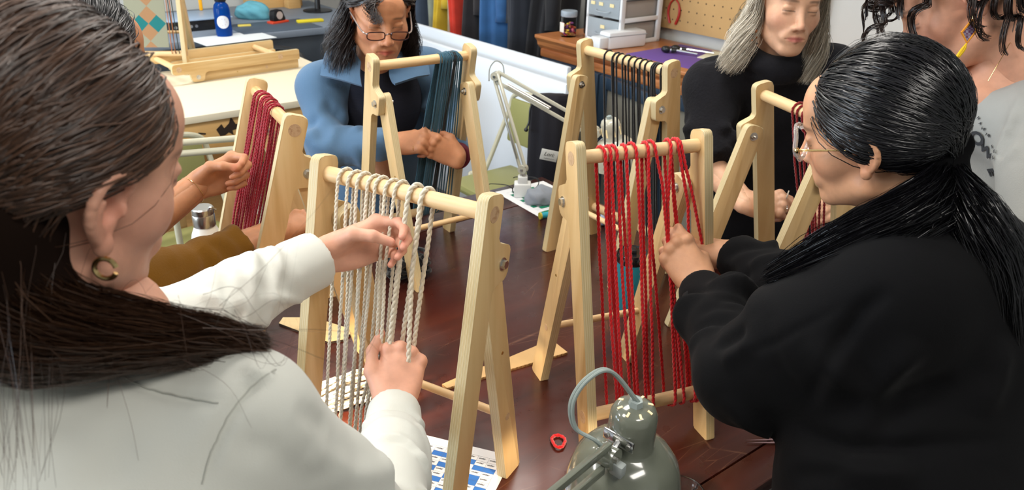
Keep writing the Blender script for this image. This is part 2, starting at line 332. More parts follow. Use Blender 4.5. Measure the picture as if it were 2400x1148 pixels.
def build_loom(t, D, a, b, lower=True, legs_folded=False):
    dp = np.array([math.sin(a), math.cos(a)]); nn = np.array([math.cos(a), -math.sin(a)])
    def sq(s, q): return tuple(s*dp+q*nn)
    L = SD+.030; eq = QB+.021
    pts = [(.0, 0.), None, None, None, None, None, None, None]
    poly = [sq(0, 0), sq(L, 0), sq(L, LW), sq(SB+.037, LW), sq(SB+.027, eq), sq(SB-.026, eq), sq(SB-.036, LW), (LW/math.cos(a), 0.)]
    poly = round_poly(poly, [.004, .013, .013, .008, .009, .012, .012, .004])
    if legs_folded: poly = [(y, z) for y, z in poly]
    B = SB*dp+QB*nn
    for sgn in (-1, 1):
        x0, x1 = sorted((sgn*D/2, sgn*(D/2+LT)))
        MB().prism(poly[::-1] if sgn < 0 else poly, x0, x1, .0018, 0, 1).build('post', [BIRCH, PLYEDGE], t)
        dl = np.array([math.sin(b), -math.cos(b)]); nl = np.array([math.cos(b), math.sin(b)])
        def fl(k, w): return B+dl*k+nl*w
        h = WL/2; pf = fl(0, -h); pr = fl(0, h); kf = pf[1]/math.cos(b); kr = pr[1]/math.cos(b)
        lp = round_poly([tuple(fl(-.025, -h)), tuple(fl(-.025, h)), tuple(fl(kr, h)), tuple(fl(kf, -h))], [.016, .016, .004, .004])
        y0, y1 = sorted((sgn*(D/2-.0006), sgn*(D/2-.0006-LT)))
        leg = MB().prism(lp, y0, y1, .0018, 0, 1).build('rear_leg', [BIRCH, PLYEDGE], t)
        c = fl(SPLUG, 0)
        MB().cyl((sgn*(D/2+.0002), c[0], c[1]), (sgn*(D/2-.002), c[0], c[1]), .0073, n=16).build('dowel_plug', DEND, leg)
        MB().cyl((sgn*(D/2+.0002), *fl(SPLUG-.15, .004)), (sgn*(D/2-.001), *fl(SPLUG-.15, .004)), .003, n=10).build('brass_pin', mat('brass', (.55, .36, .12), .35, 1.), leg)
        bx = sgn*(D/2+LT)
        bolt = MB().cyl((bx, *B), (bx+sgn*.0016, *B), .0105, n=20).cyl((bx+sgn*.0016, *B), (bx+sgn*.0075, *B), .0072, n=6).build('bolt', STEEL, t, angle=20)
        ix = sgn*(D/2-LT-.0006)
        MB().cyl((ix, *B), (ix-sgn*.0016, *B), .010, n=20).cyl((ix-sgn*.0016, *B), (ix-sgn*.0075, *B), .0072, n=6).cyl((ix, *B), (ix-sgn*.0125, *B), .0033, n=10).build('nut', STEEL, t, angle=20)
    cb = B+np.array([math.sin(b), -math.cos(b)])*SPLUG
    MB().cyl((-D/2+LT-.003, *cb), (D/2-LT+.003, *cb), .0078, n=16).build('crossbar', DOWEL, t)
    e = D/2+LT
    bars = [(SD, 'upper_bar')]+([(SLOW, 'lower_bar')] if lower else [])
    for s_, nm in bars:
        c = s_*dp+LW/2*nn
        bar = MB().cyl((-D/2-.001, *c), (D/2+.001, *c), DR, n=28).build(nm, DOWEL, t)
        for sg in (-1, 1): MB().cyl((sg*(e-.003), *c), (sg*(e+.0004), *c), DR, n=28).build('dowel_end', DEND, bar)
LABELS = {'A': 'birch loom strung with cream yarn, standing before the white-shirted person', 'E': 'birch loom strung with bright red yarn beside the grey-green desk lamp',
          'D': 'birch loom strung with black yarn in front of the blue cabinet', 'C': 'birch loom strung with teal and black yarn before the blue-jacketed person',
          'B': 'birch loom strung with a dense burgundy warp, held by the brown-sleeved person', 'F': 'birch loom with a few dark red strands, before the grey-haired person'}
for k in 'AEDCBF': make_loom(k, LABELS[k])
# ================================================================ warp yarns on the looms
def resample(path, step):
    p = np.array(path, float); d = np.r_[0, np.cumsum(np.linalg.norm(np.diff(p, axis=0), axis=1))]; n = max(3, int(d[-1]/step)+1); t = np.linspace(0, d[-1], n)
    return np.stack([np.interp(t, d, p[:, i]) for i in range(3)], 1), t
def yarn_tube(mb, path, r, step=.004, plies=2, twist=1., n=5, m=0, jit=.0):
    p, t = resample(path, step)
    if jit: p = p+np.stack([np.interp(t, np.linspace(0, t[-1]+1e-6, 14), rng.normal(0, jit, 14)) for _ in range(3)], 1)
    if plies == 1: mb.tube(p, r, n, m); return
    T = np.gradient(p, axis=0); T /= np.linalg.norm(T, axis=1)[:, None]+1e-12
    x, y, _ = frame(T[0]); X = []; 
    for i in range(len(p)): x = x-T[i]*(x@T[i]); x /= np.linalg.norm(x); X.append(x.copy())
    X = np.array(X); Y = np.cross(T, X)
    for k in range(plies):
        ph = 2*PI*t/(5.5*r)*twist+2*PI*k/plies
        mb.tube(p+.33*r*(np.cos(ph)[:, None]*X+np.sin(ph)[:, None]*Y), .70*r, n, m)
def yarn_mat(name, c, var=.3): return mat(name, c, .9, var=var, scale=260, bump=.5, bscale=1400, sheen=.4, spec=.2)
def warp(l, label, strands, r, material, group='warps strung on the looms', plies=2, qoff=0., jit=.0007):
    """strands: dicts(front=[(u,v)...] pixels top to bottom, xb=optional local x at lower bar, dx=back shift)"""
    o, th, D, a, b = lparam(l); t = empty('warp_yarn', o, th, label, 'yarn', group); RR = DR+r*1.02
    def pt(x, s, q): return lloc(l, x, s, q)
    for sd in strands:
        fr = sd.get('front'); m = sd.get('mat', material); rr = sd.get('r', r)
        if fr is not None:
            xs = [lhit(l, u, v, LW/2-RR)[:2] for u, v in fr]
        else: xs = [(sd['xt']*D/2, SD), (sd['xb']*D/2, SLOW)]
        xt = xs[0][0]; xb = sd['xb']*D/2 if 'xb' in sd else xs[-1][0]
        dx = sd.get('dx', r*2.2); path = []
        # bottom of lower bar, front side, up
        for k in range(5): ang = PI*1.5-k*(PI/2)/4; path.append(pt(xb, SLOW+RR*math.sin(ang), LW/2+RR*math.cos(ang)))
        mids = [(x, s) for x, s in xs[1:] if s > SLOW+.03]
        for x, s in reversed(mids): path.append(pt(x, s, LW/2-RR-sd.get('pull', 0.)))
        for k in range(9): ang = PI-k*PI/8; path.append(pt(xt+dx*.5*k/8, SD+RR*math.sin(ang), LW/2+RR*math.cos(ang)))
        bx = sd.get('back', None)
        if bx is not None: path.append(pt(bx[0]*D/2, bx[1], LW/2+RR))
        path.append(pt(xb+dx, SLOW+.02, LW/2+RR)); path.append(pt(xb+dx, SLOW, LW/2+RR)); path.append(pt(xb+dx*.6, SLOW-RR, LW/2))
        mb = MB(); yarn_tube(mb, path, rr, .003 if plies > 1 else .012, plies, n=5 if plies > 1 else 6, jit=jit); mb.build('strand', m, t, angle=None)
    return t
CREAM = yarn_mat('cream_wool', '#ded5c0'); RED = yarn_mat('red_wool', '#d6121a'); BURG = yarn_mat('burgundy_wool', '#9a1226'); BLKY = yarn_mat('black_wool', '#0d0c0e')
TEAL = yarn_mat('teal_wool', '#2f5c70'); DRED = yarn_mat('dark_red_wool', '#8c1016')
A_str = [[(794, 405), (781, 640), (765, 960)], [(816, 410), (803, 640), (786, 960)], [(838, 415), (822, 660), (802, 960)], [(861, 421), (843, 660), (822, 960)], [(880, 426), (866, 660), (836, 960)],
         [(903, 432), (893, 640), (888, 805), (850, 960)], [(924, 437), (905, 640), (897, 812), (862, 960)], [(957, 444), (935, 640), (914, 826), (875, 960)], [(986, 452), (965, 640), (956, 850), (905, 1000)]]
ws = [dict(front=f, pull=.004 if i in (5, 6, 7) else 0) for i, f in enumerate(A_str)]
for i in (7, 8): ws[i]['r'] = .0043
for i, w_ in enumerate(ws): w_['dx'] = .012 if i % 2 else .008
warp('A', 'cream wool warp wound over the near loom and pulled aside by two hands', ws, .0032, CREAM)
E_str = [[(1417, 352), (1424, 560), (1432, 740), (1447, 960)], [(1431, 350), (1440, 560), (1447, 720), (1462, 960)], [(1447, 349), (1457, 600), (1478, 955)], [(1468, 347), (1478, 600), (1497, 950)], [(1492, 346), (1503, 600), (1514, 945)],
         [(1518, 344), (1523, 600), (1531, 942)], [(1536, 343), (1552, 430), (1565, 560), (1572, 680), (1583, 935)], [(1572, 341), (1566, 480), (1566, 560), (1580, 680), (1604, 930)], [(1598, 340), (1621, 450), (1646, 572), (1641, 700), (1637, 920)]]
ws = [dict(front=f, dx=.009 if i % 2 else -.006) for i, f in enumerate(E_str)]
ws.append({})
ws[-1]['front'] = [(1590, 342), (1612, 480), (1614, 565), (1624, 700), (1630, 925)]
warp('E', 'bright red wool warp on the loom beside the grey-green lamp', ws, .0036, RED)
tops = [1437, 1458, 1466, 1481, 1494, 1508, 1520, 1533, 1548, 1552, 1556]
warp('D', 'black yarn warp on the loom in front of the blue cabinet', [dict(front=[(u, 128+.33*(u-1437)), (u+6, 560)], dx=.006+.004*(i % 2)) for i, u in enumerate(tops)]+[dict(front=[(1570, 176), (1572, 560)])], .0026, BLKY, plies=1)
warp('B', 'dense burgundy warp on the loom of the brown-sleeved person', [dict(xt=-.70+.082*i+.02*(i % 3), xb=-.55+.095*i+rng.normal(0, .05), dx=.012*(-1)**i) for i in range(12)], .0027, BURG, jit=.0015)
cs = [dict(front=[(1022+7*i, 134), (1006+5*i, 260), (980+6*i, 430)], dx=.004, mat=TEAL, r=.0024) for i in range(4)]+[dict(front=[(1049+4*i, 132), (1042+4*i, 240), (1026+2*i, 320), (1004+3*i, 430)], mat=BLKY, dx=.005) for i in range(3)]
for i in range(12): cs.append(dict(front=[(1024+2.2*i, 134), (1000+2.0*i+2*(i % 3), 250), (975+3.0*i, 420)], mat=TEAL, dx=-.006-.005*i, r=.0022))
warp('C', 'teal and black yarn warp gathered on the loom of the blue-jacketed person', cs, .0027, BLKY, plies=1)
warp('F', 'dark red strands looped on the loom before the grey-haired person', [dict(xt=.05-.13*i, xb=.1-.14*i, dx=.01, back=(-.2-.1*i, .3)) for i in range(5)], .003, DRED)
# loose ends and skeins
def path_obj(name, pts, r, m, label, cat, n=60, plies=2, closed=False, group=None):
    p = spline(pts, n, closed); c = p.mean(0); c[2] = p[:, 2].min(); mb = MB()
    if closed: p = np.vstack([p, p[:1]])
    yarn_tube(mb, p-c, r, .003, plies); return tag(mb.build(name, m, loc=c, angle=None), label, cat, group)
c = atz(1309, 1036, TZ+.004)
path_obj('yarn_loop', [c+np.array([.013*math.cos(t)*(1+.15*math.sin(3*t)), .02*math.sin(t), .001+.003*math.sin(5*t)**2]) for t in np.linspace(0, 4.6*PI, 26)], .0035, RED, 'small loop of red yarn lying on the table beside the lamp shade', 'yarn', 90)
def skein():
    c = atz(850, 940, TZ); t = empty('yarn_skein', c, .5, 'cream wool skein lying on the table under the near loom', 'yarn'); 
    for k in range(26):
        ph = rng.uniform(0, 2*PI); rad = .034*math.sqrt(rng.uniform(.1, 1)); off = (rad*math.cos(ph), rad*math.sin(ph)+.037)
        pts = []
        for s in np.linspace(-1, 1, 12):
            w = 1-.45*abs(s)**3; pts.append((.125*s, off[0]*w*1.25+.006*math.sin(5*s+k), max(.0045, off[1]*w+.004*math.cos(4*s+k))))
        mb = MB(); yarn_tube(mb, pts, .0042, .005, 2); mb.build('strand', CREAM, t, angle=None)
skein()
# ================================================================ blue cabinet with wooden top
NAVY = mat('navy_cabinet_paint', '#27384a', .5, var=.2, scale=30, bump=.05)
OAKTOP = wood('orange_oak', '#a5663a', '#b87746', '#8d5230', 'Y', 5., .35, .15)
def cabinet():
    t = empty('storage_cabinet', R(3.0, 2.35, 0), RA, 'dark blue painted cabinet with an orange-brown moulded wooden top', 'cabinet')
    L0, L1, a0, a1 = .98, -1.35, -.22, .26
    MB().box((.02, (L0+L1)/2, .46), (a1-a0, L0-L1, .92), bev=.004).build('body', NAVY, t)
    prof = round_poly([(-.25, 1.0), (-.25, .985), (-.232, .965), (-.228, .945), (-.205, .92), (.27, .92), (.27, 1.0)], [.004, .006, .01, .006, .004, 0, 0])
    n = len(prof); V = [(x, L0+.03, z) for x, z in prof]+[(x, L1, z) for x, z in prof]
    MB().add(V, [tuple(range(n)), tuple(range(2*n-1, n-1, -1))]+[(i, n+i, n+(i+1) % n, (i+1) % n) for i in range(n)]).build('top', OAKTOP, t)
    MB().box((-.21, (L0+L1)/2, .905), (.03, L0-L1+.02, .045), bev=.008).build('moulding', OAKTOP, t)
    glass = mat('cabinet_glass', '#7d7a70', .15, spec=.8)
    for k, (y0, y1) in enumerate(((.95, .50), (.48, .05), (.03, -.42))):
        d = empty('door', ((-.222, y0, 0) if k != 1 else (-.225, y0, 0))); d.parent = t; d.rotation_euler = (0, 0, 0 if k != 1 else -.16)
        w = y0-y1; fm = MB()
        for yy in (-.03, -w+.03): fm.box((-.012, yy, .46), (.024, .06, .84), bev=.003)
        for zz in (.07, .85): fm.box((-.012, -w/2, zz), (.024, w-.12, .06), bev=.003)
        fm.build('door_frame', NAVY, d); MB().box((-.008, -w/2, .46), (.005, w-.12, .72)).build('glass_pane', glass, d, smooth=False)
        if k == 1: MB().box((-.012, -w-.003, .46), (.024, .006, .84)).build('bare_edge', OAKTOP, d, smooth=False)
        MB().sphere((-.035, -w+.035, .5), .012).build('knob', BLACKM, d)
    # open shelf bay
    MB().box((-.232, -.9, .60), (.012, .9, .02)).build('shelf', NAVY, t); 
    return t
cabinet()
for i, (z, col) in enumerate((('.62', '#d8d4c8'), ('.66', '#7d2f2a'), ('.70', '#5d9b78'), ('.74', '#d9c9b0'), ('.78', '#b05a50'), ('.81', '#e0e0dc'))):
    o = MB().box((0, 0, 0), (.11, .34-.02*i, .028), bev=.003).build('shelf_box', mat('shelf_box_%d' % i, col, .6), loc=R(2.67, 1.80+.01*(i % 2), .445+.03*i+.014), rz=RA)
    tag(o, 'flat %s box stacked %s beside the blue cabinet' % (['cream', 'maroon', 'green', 'beige', 'rose', 'white'][i], ['lowest', 'second up', 'third up', 'fourth up', 'fifth up', 'topmost'][i]), 'box', 'stacked flat boxes')
slab('box_stand', 2.60, 2.74, 1.60, 2.00, 0, .443, NAVY, kind=None); tag(bpy.data.objects['box_stand'], 'low dark blue stand holding a stack of flat boxes', 'stand')
# pegboard
def pegboard():
    m = mat('pegboard_tan', '#c9a26c', .75, var=.08, scale=12); t = empty('pegboard', R(3.27, 2.5, 1.06), RA, 'tan pegboard with rows of small holes on the wall', 'pegboard')
    MB().box((0, 0, .6), (.012, 1.06, 1.2), bev=.002).build('board', m, t)
    hb = MB()
    for i in range(20):
        for j in range(9): hb.cyl((-.0066, -.5+.0525*i, .05+.0525*j), (-.0060, -.5+.0525*i, .05+.0525*j), .0042, n=8)
    o = hb.build('peg_holes', mat('hole_dark', (.08, .05, .03), .9), t, smooth=False); o['kind'] = 'stuff'
pegboard()
def pliers():
    t = empty('pliers', R(3.255, 2.83, 1.10), RA, 'pliers with red curved handles hanging on the pegboard', 'pliers'); r = mat('red_grip', '#b3271f', .4)
    for s in (-1, 1):
        MB().tube(spline([(0, 0, .12), (0, s*.03, .09), (0, s*.038, .04), (0, s*.02, -.01)], 14), [.004]*6+[.0065]*8, 8).build('handle', r, t)
    MB().box((0, 0, .145), (.008, .022, .05), bev=.003).build('jaw', STEEL, t); MB().cyl((-.006, 0, .122), (.004, 0, .122), .008).build('pivot', STEEL, t)
    MB().cyl((0, 0, .13), (.012, 0, .13), .002).build('hook', STEEL, t)
pliers()
# ---------------- things on the cabinet top
CT = 1.0
def jar():
    t = empty('plastic_jar', R(2.87, 3.22, CT), 0, 'clear plastic jar of colourful bits with a screw lid', 'jar'); g = mat('clear_plastic', (.9, .93, .95), .08, trans=1., ior=1.12)
    MB().lathe([(.0, .0), (.04, 0), (.042, .004), (.042, .1), (.036, .105)], n=28).build('jar_body', g, t)
    MB().lathe([(.0, .135), (.043, .135), (.0445, .13), (.0445, .108), (.043, .105)], n=28).build('lid', mat('frosted_lid', '#b9c6d2', .4, trans=.4), t)
    cols = ['#b0303a', '#c9782c', '#d2b340', '#7a3a74', '#d06a80', '#a02b2b']
    for i in range(34):
        a_, r_ = rng.uniform(0, 2*PI), .033*math.sqrt(rng.uniform()); MB().sphere((r_*math.cos(a_), r_*math.sin(a_), .010+.0019*i), (.0085, .007, .006), 8, 6).build('sweet', mat('bit_%d' % (i % 6), cols[i % 6], .45), t)
    MB().box((-.037, -.02, .05), (.003, .04, .05), bev=.001, rot=np.array(Matrix.Rotation(.5, 3, 'Z'))).build('paper_label', mat('paper_white', '#e6e0d6', .7), t)
jar()
tag(MB().lathe([(0, 0), (.05, 0), (.052, .01), (.052, .3), (.049, .302), (.047, .295), (.047, .02), (0, .015)], n=28).build('black_canister', BLACKP, loc=R(3.05, 3.22, CT)), 'tall black canister behind the clear jar', 'canister')
def drawer_unit():
    t = empty('drawer_tower', R(3.05, 2.99, CT), RA, 'white plastic drawer tower with see-through labelled drawers', 'drawer unit'); w, d, h = .26, .30, .46
    fr = MB()
    for y in (-w/2+.008, w/2-.008):
        for x in (-d/2+.015, d/2-.015): fr.box((x, y, h/2), (.03, .016, h), bev=.004)
        for z in (.012, .125, .238, .351, h-.012): fr.box((0, y, z), (d, .014, .022), bev=.003)
    fr.box((0, 0, .008), (d, w, .016), bev=.004).box((0, 0, h-.008), (d, w, .016), bev=.004).build('frame', WHITEP, t)
    clear = mat('smoky_clear', '#cfd8de', .25, trans=.6, ior=1.1); side = mat('grey_drawer_side', '#a39e99', .5)
    for j, z in enumerate((.07, .182, .295, .408)):
        z0 = min(z, .40); dr = MB().box((-d/2+.004, 0, z0), (.008, w-.036, .1), bev=.002).build('drawer_front', clear, t)
        MB().box((.01, 0, z0-.008), (d-.05, w-.042, .082), bev=.002).build('drawer_body', side, t)
        for k, y in enumerate(((-.06, .02, .08) if j == 1 else ((0.,) if j == 0 else (-.02, .06)))):
            MB().box((-d/2-.002, y, z0+.012), (.002, .03, .017)).build('drawer_label', mat('cream_label', '#e8d6a4', .7), dr, smooth=False)
        MB().tube(spline([(-d/2-.002, -.05, z0-.02), (-d/2-.018, -.03, z0-.024), (-d/2-.018, .03, z0-.024), (-d/2-.002, .05, z0-.02)], 12), .004, 6).build('drawer_pull', clear, dr)
        cm = mat('drawer_fill_%d' % j, ['#9aa4a8', '#8fa3ad', '#a34a50', '#8a2f36'][j], .6)
        for q in range(7): MB().sphere((-d/2+.022, -.09+.03*q, z0-.025+.01*(q % 3)), (.012, .016, .018), 8, 6).build('contents', cm, dr)
drawer_unit()
def white_case():
    t = empty('white_case', R(2.90, 2.86, CT), RA-.12, 'white rounded plastic case in front of the drawer tower', 'case')
    MB().box((.02, 0, .042), (.24, .09, .084), bev=.014).build('case_body', WHITEP, t); MB().box((-.125, .0, .034), (.06, .08, .055), bev=.008).build('tray_end', WHITEP, t)
    MB().box((.02, 0, .064), (.244, .093, .003)).build('lid_seam', mat('grey_seam', '#9da3a8', .5), t)
white_case()
tag(MB().box((0, 0, 0), (.42, .46, .003), bev=.001).build('cutting_mat', mat('purple_mat', '#6a4c98', .65, var=.06, scale=60), loc=R(3.02, 2.49, CT+.0015), rz=RA+.04), 'purple cutting mat on the wooden cabinet top', 'cutting mat')
for k in range(2):
    t = empty('hand_punch', R(3.05-.06*k, 2.60+.01*k, CT+.003), RA-1.05-.12*k, ['longer', 'shorter'][k]+' chrome and black hand tool lying on the purple mat', 'tool', 'chrome hand tools')
    MB().tube([(0, 0, .016), (.05, 0, .018), (.18-.03*k, 0, .012)], [.009, .007, .006], 10).build('shaft', CHROME, t)
    MB().sphere((-.01, 0, .018), (.026, .02, .017), 14, 10).build('head', BLACKP, t); MB().cyl((.02, 0, .016), (.045, 0, .017), .012, .009, 12).build('collar', BLACKP, t)
tag(MB().box((0, 0, 0), (.2, .26, .004), bev=.001).build('paper_stack', mat('pale_paper', '#d8d2b8', .7), loc=R(3.16, 2.36, CT+.005), rz=RA+.3), 'pale yellow papers stacked at the back of the cabinet top', 'papers')
tag(MB().box((0, 0, 0), (.05, .11, .012), bev=.004).build('orange_marker_case', mat('coral', '#d8765c', .5), loc=R(3.14, 2.30, CT+.0135), rz=RA), 'coral orange case lying on the pale papers', 'case')
# ================================================================ white folding tables stood on edge
def leaning_table(a, b0, b1, h, label):
    t = empty('folding_table', R(a, (b0+b1)/2, 0), RA, label, 'table', 'white folding tables on edge')
    MB().box((0, 0, h/2), (.03, abs(b1-b0), h), bev=.008).build('table_top', mat('white_laminate', '#dfe6ee', .4), t)
    MB().box((.022, 0, h/2), (.014, abs(b1-b0)-.06, h-.06), bev=.004).build('under_frame', mat('dark_frame', '#27403a', .6), t)
leaning_table(2.45, 2.73, 4.5, .895, 'large white tabletop stood on edge behind the chair with the black bag')
leaning_table(2.56, 2.85, 4.6, .94, 'white tabletop stood on edge just below the hanging coats')
# ================================================================ coats on a rail
def coat(a, b, ztop, zbot, w, d, col, label, seed, flare=1.25, lean=0., name='hanging_coat', rough=.8, bump=.3):
    g = np.random.default_rng(seed); n, k = 44, 26; ph = g.uniform(0, 6.28, 5); am = g.uniform(.4, 1, 5)
    V = []
    for j in range(k):
        f = j/(k-1); z = ztop+(zbot-ztop)*f; sh = .35+.65*min(1, f*5)**.6; ww = w/2*sh*(1+(flare-1)*f); dd = d/2*sh*(1+.3*f)
        for i in range(n):
            th = 2*PI*i/n; fold = 1+.16*min(1, f*3)*(am[0]*math.sin(3*th+ph[0]+1.2*f)+am[1]*math.sin(5*th+ph[1]-.8*f)+.5*am[2]*math.sin(9*th+ph[2]+2*f))
            V.append((dd*fold*math.sin(th)+.02*math.sin(4*f+ph[3]), ww*fold*math.cos(th)+lean*f+.015*math.sin(5*f+ph[4]), z))
    Fc = [(j*n+i, j*n+(i+1) % n, (j+1)*n+(i+1) % n, (j+1)*n+i) for j in range(k-1) for i in range(n)]+[tuple(range(n-1, -1, -1)), tuple(range((k-1)*n, k*n))]
    Fc = [f[::-1] for f in Fc]
    t = empty(name, R(a, b, 0), RA, label, 'coat', 'coats hanging on the rail')
    mesh_obj('coat_body', V, Fc, mat('coat_%s' % col.strip('#'), col, rough, var=.25, scale=14, bump=bump, bscale=90, sheen=.2), t, True, None)
    MB().tube(spline([(0, 0, ztop-.02), (0, 0, ztop+.06), (0, .02, ztop+.085), (0, .035, ztop+.07)], 10), .002, 6).build('hanger_hook', STEEL, t)
    # one sleeve hanging in front
    s = g.choice([-1, 1]); sp = spline([(-.05, s*w*.40, ztop-.08), (-.08, s*w*.46, ztop-.3), (-.09, s*w*.42+lean*.5, ztop-.62)], 14)
    MB().tube(sp+np.array([[.004*math.sin(i*1.7), .004*math.cos(i*2.1), 0] for i in range(14)]), np.linspace(.062, .042, 14), 14).build('sleeve', MATS['coat_%s' % col.strip('#')], t, angle=None)
coats = [(5.36, '#b8596a', 'rose pink jacket hanging at the far end of the coat rail', 1.55, .5, .20), (5.13, '#3d4a5c', 'slate blue jacket hanging between pink and sage coats', 1.5, .42, .24), (4.86, '#8a9080', 'sage green jacket with long lapel on the rail', 1.6, .35, .22),
         (4.70, '#c9a92a', 'mustard yellow scarf-like garment on the rail', 1.6, .75, .12), (4.58, '#b5a68a', 'tan garment hanging beside the yellow one', 1.6, .5, .12), (4.45, '#2a63b8', 'bright blue fleece jacket on the rail', 1.6, .4, .16),
         (4.33, '#c8331f', 'orange red jacket squeezed between blue and black coats', 1.6, .45, .11), (4.19, '#241f22', 'black brown coat hanging beside the red jacket', 1.6, .4, .17), (4.05, '#0f6670', 'deep teal coat on the rail', 1.6, .35, .15),
         (3.87, '#2f5f94', 'denim blue jacket with folds beside the teal coat', 1.6, .35, .2), (3.66, '#20242e', 'long navy coat near the cabinet end of the rail', 1.6, .3, .24), (3.50, '#131318', 'long black coat hanging against the cabinet', 1.6, .25, .2)]
CPX = [985, 1010, 1048, 1070, 1084, 1099, 1110, 1131, 1156, 1188, 1232, 1282]
for i, (b_, c_, lb, zt, zb, w_) in enumerate(coats):
    b_ = at_a(CPX[i], 60, 2.98)[:2]@EB; nx_ = at_a(CPX[i]+(CPX[i+1]-CPX[i] if i < 11 else 40), 60, 2.98)[:2]@EB; w_ = abs(b_-nx_)*.82; coat(2.98+.04*(i % 3), b_, zt, zb, w_, .3, c_, lb, 40+i, 1.15)
t = empty('coat_rail', R(3.02, 4.35, 0), RA, 'steel coat rail carrying a row of coats', 'coat rail')
MB().cyl((0, -1.0, 1.70), (0, 1.15, 1.70), .014).build('rail', STEEL, t)
for y in (-1.0, 0., 1.15): MB().cyl((0, y, 1.70), (.27, y, 1.70), .010).build('bracket', STEEL, t)
# ================================================================ plywood work bench with folded loom
PINE = wood('pine_boards', '#c99a5c', '#d8ad70', '#b98648', 'X', 4., .55, 0., 60.)
def bench():
    t = empty('work_bench', R(.72, 3.62, 0), RA, 'plywood work bench with a pale top and stained pine front', 'work bench')
    MB().box((0, 0, .865), (1.9, .86, .03), bev=.003).build('bench_top', mat('pale_plywood', '#e3d8bf', .5, var=.06, scale=5, stretch=(.2, 1, 1)), t)
    MB().box((0, -.40, .785), (1.86, .03, .13), bev=.003).build('front_rail', PINE, t)
    MB().box((0, .38, .6), (1.86, .03, .5), bev=.003).build('back_panel', PINE, t)
    for x in (-.88, 0., .88):
        for y in (-.37, .36): MB().box((x, y, .425), (.085, .085, .85), bev=.004).build('bench_leg', PINE, t)
    MB().box((0, 0, .25), (1.8, .7, .025), bev=.003).build('lower_shelf', PINE, t)
    ink = mat('dark_stain', '#2a1d14', .7)
    sp = R(0, 0, 0); pts = [(.0, 0), (.022, .02), (.03, .0), (.05, .018), (.06, .045), (.075, .01), (.09, .012), (.083, -.01), (.06, -.014), (.062, -.035), (.045, -.02), (.03, -.03), (.012, -.03)]
    p0 = (at_b(533, 300, 3.2)-R(.72, 3.62, 0)); lx = p0[:2]@EA
    V = [(lx-.045+x*1.1, -.4165, p0[2]+y) for x, y in pts]; MB().add(V, [tuple(range(len(V)))]).build('stain', ink, t, smooth=False)
    MB().add([(lx-.12, -.4165, p0[2]-.008), (lx-.09, -.4165, p0[2]-.014), (lx-.088, -.4165, p0[2]-.008), (lx-.118, -.4165, p0[2])], [(0, 1, 2, 3)]).build('stain', ink, t, smooth=False)
bench()
def folded_loom():
    pf = atz(700, 160, .88); t = empty('folded_loom', pf, 0, 'folded birch loom lying on the pale work bench', 'loom', 'birch tabletop looms')
    Z = -np.array([*EA, 0]); Y = np.array([0, 0, -1.]); X = np.cross(Y, Z); M4 = Matrix.Identity(4)
    ang = math.radians(4); Z = Z*math.cos(ang)-np.array([*EB, 0])*math.sin(ang)*0+np.array([*EB, 0])*math.sin(ang)*-1; Z /= np.linalg.norm(Z); X = np.cross(Y, Z)
    for i in range(3): M4[i][0], M4[i][1], M4[i][2] = X[i], Y[i], Z[i]
    D = .27; off = pf+np.array([0, 0, .0938])+X*(D/2+LT)*(-1 if X@EB.tolist().__class__([*EB, 0]) < 0 else 1) if False else pf+np.array([0, 0, .0938])+np.array([*EB, 0])*(D/2+LT)
    for i in range(3): M4[i][3] = off[i]
    build_loom(t, D, 0.0, 0.0, True); t.matrix_world = M4; t.name = 'folded_loom'
folded_loom()
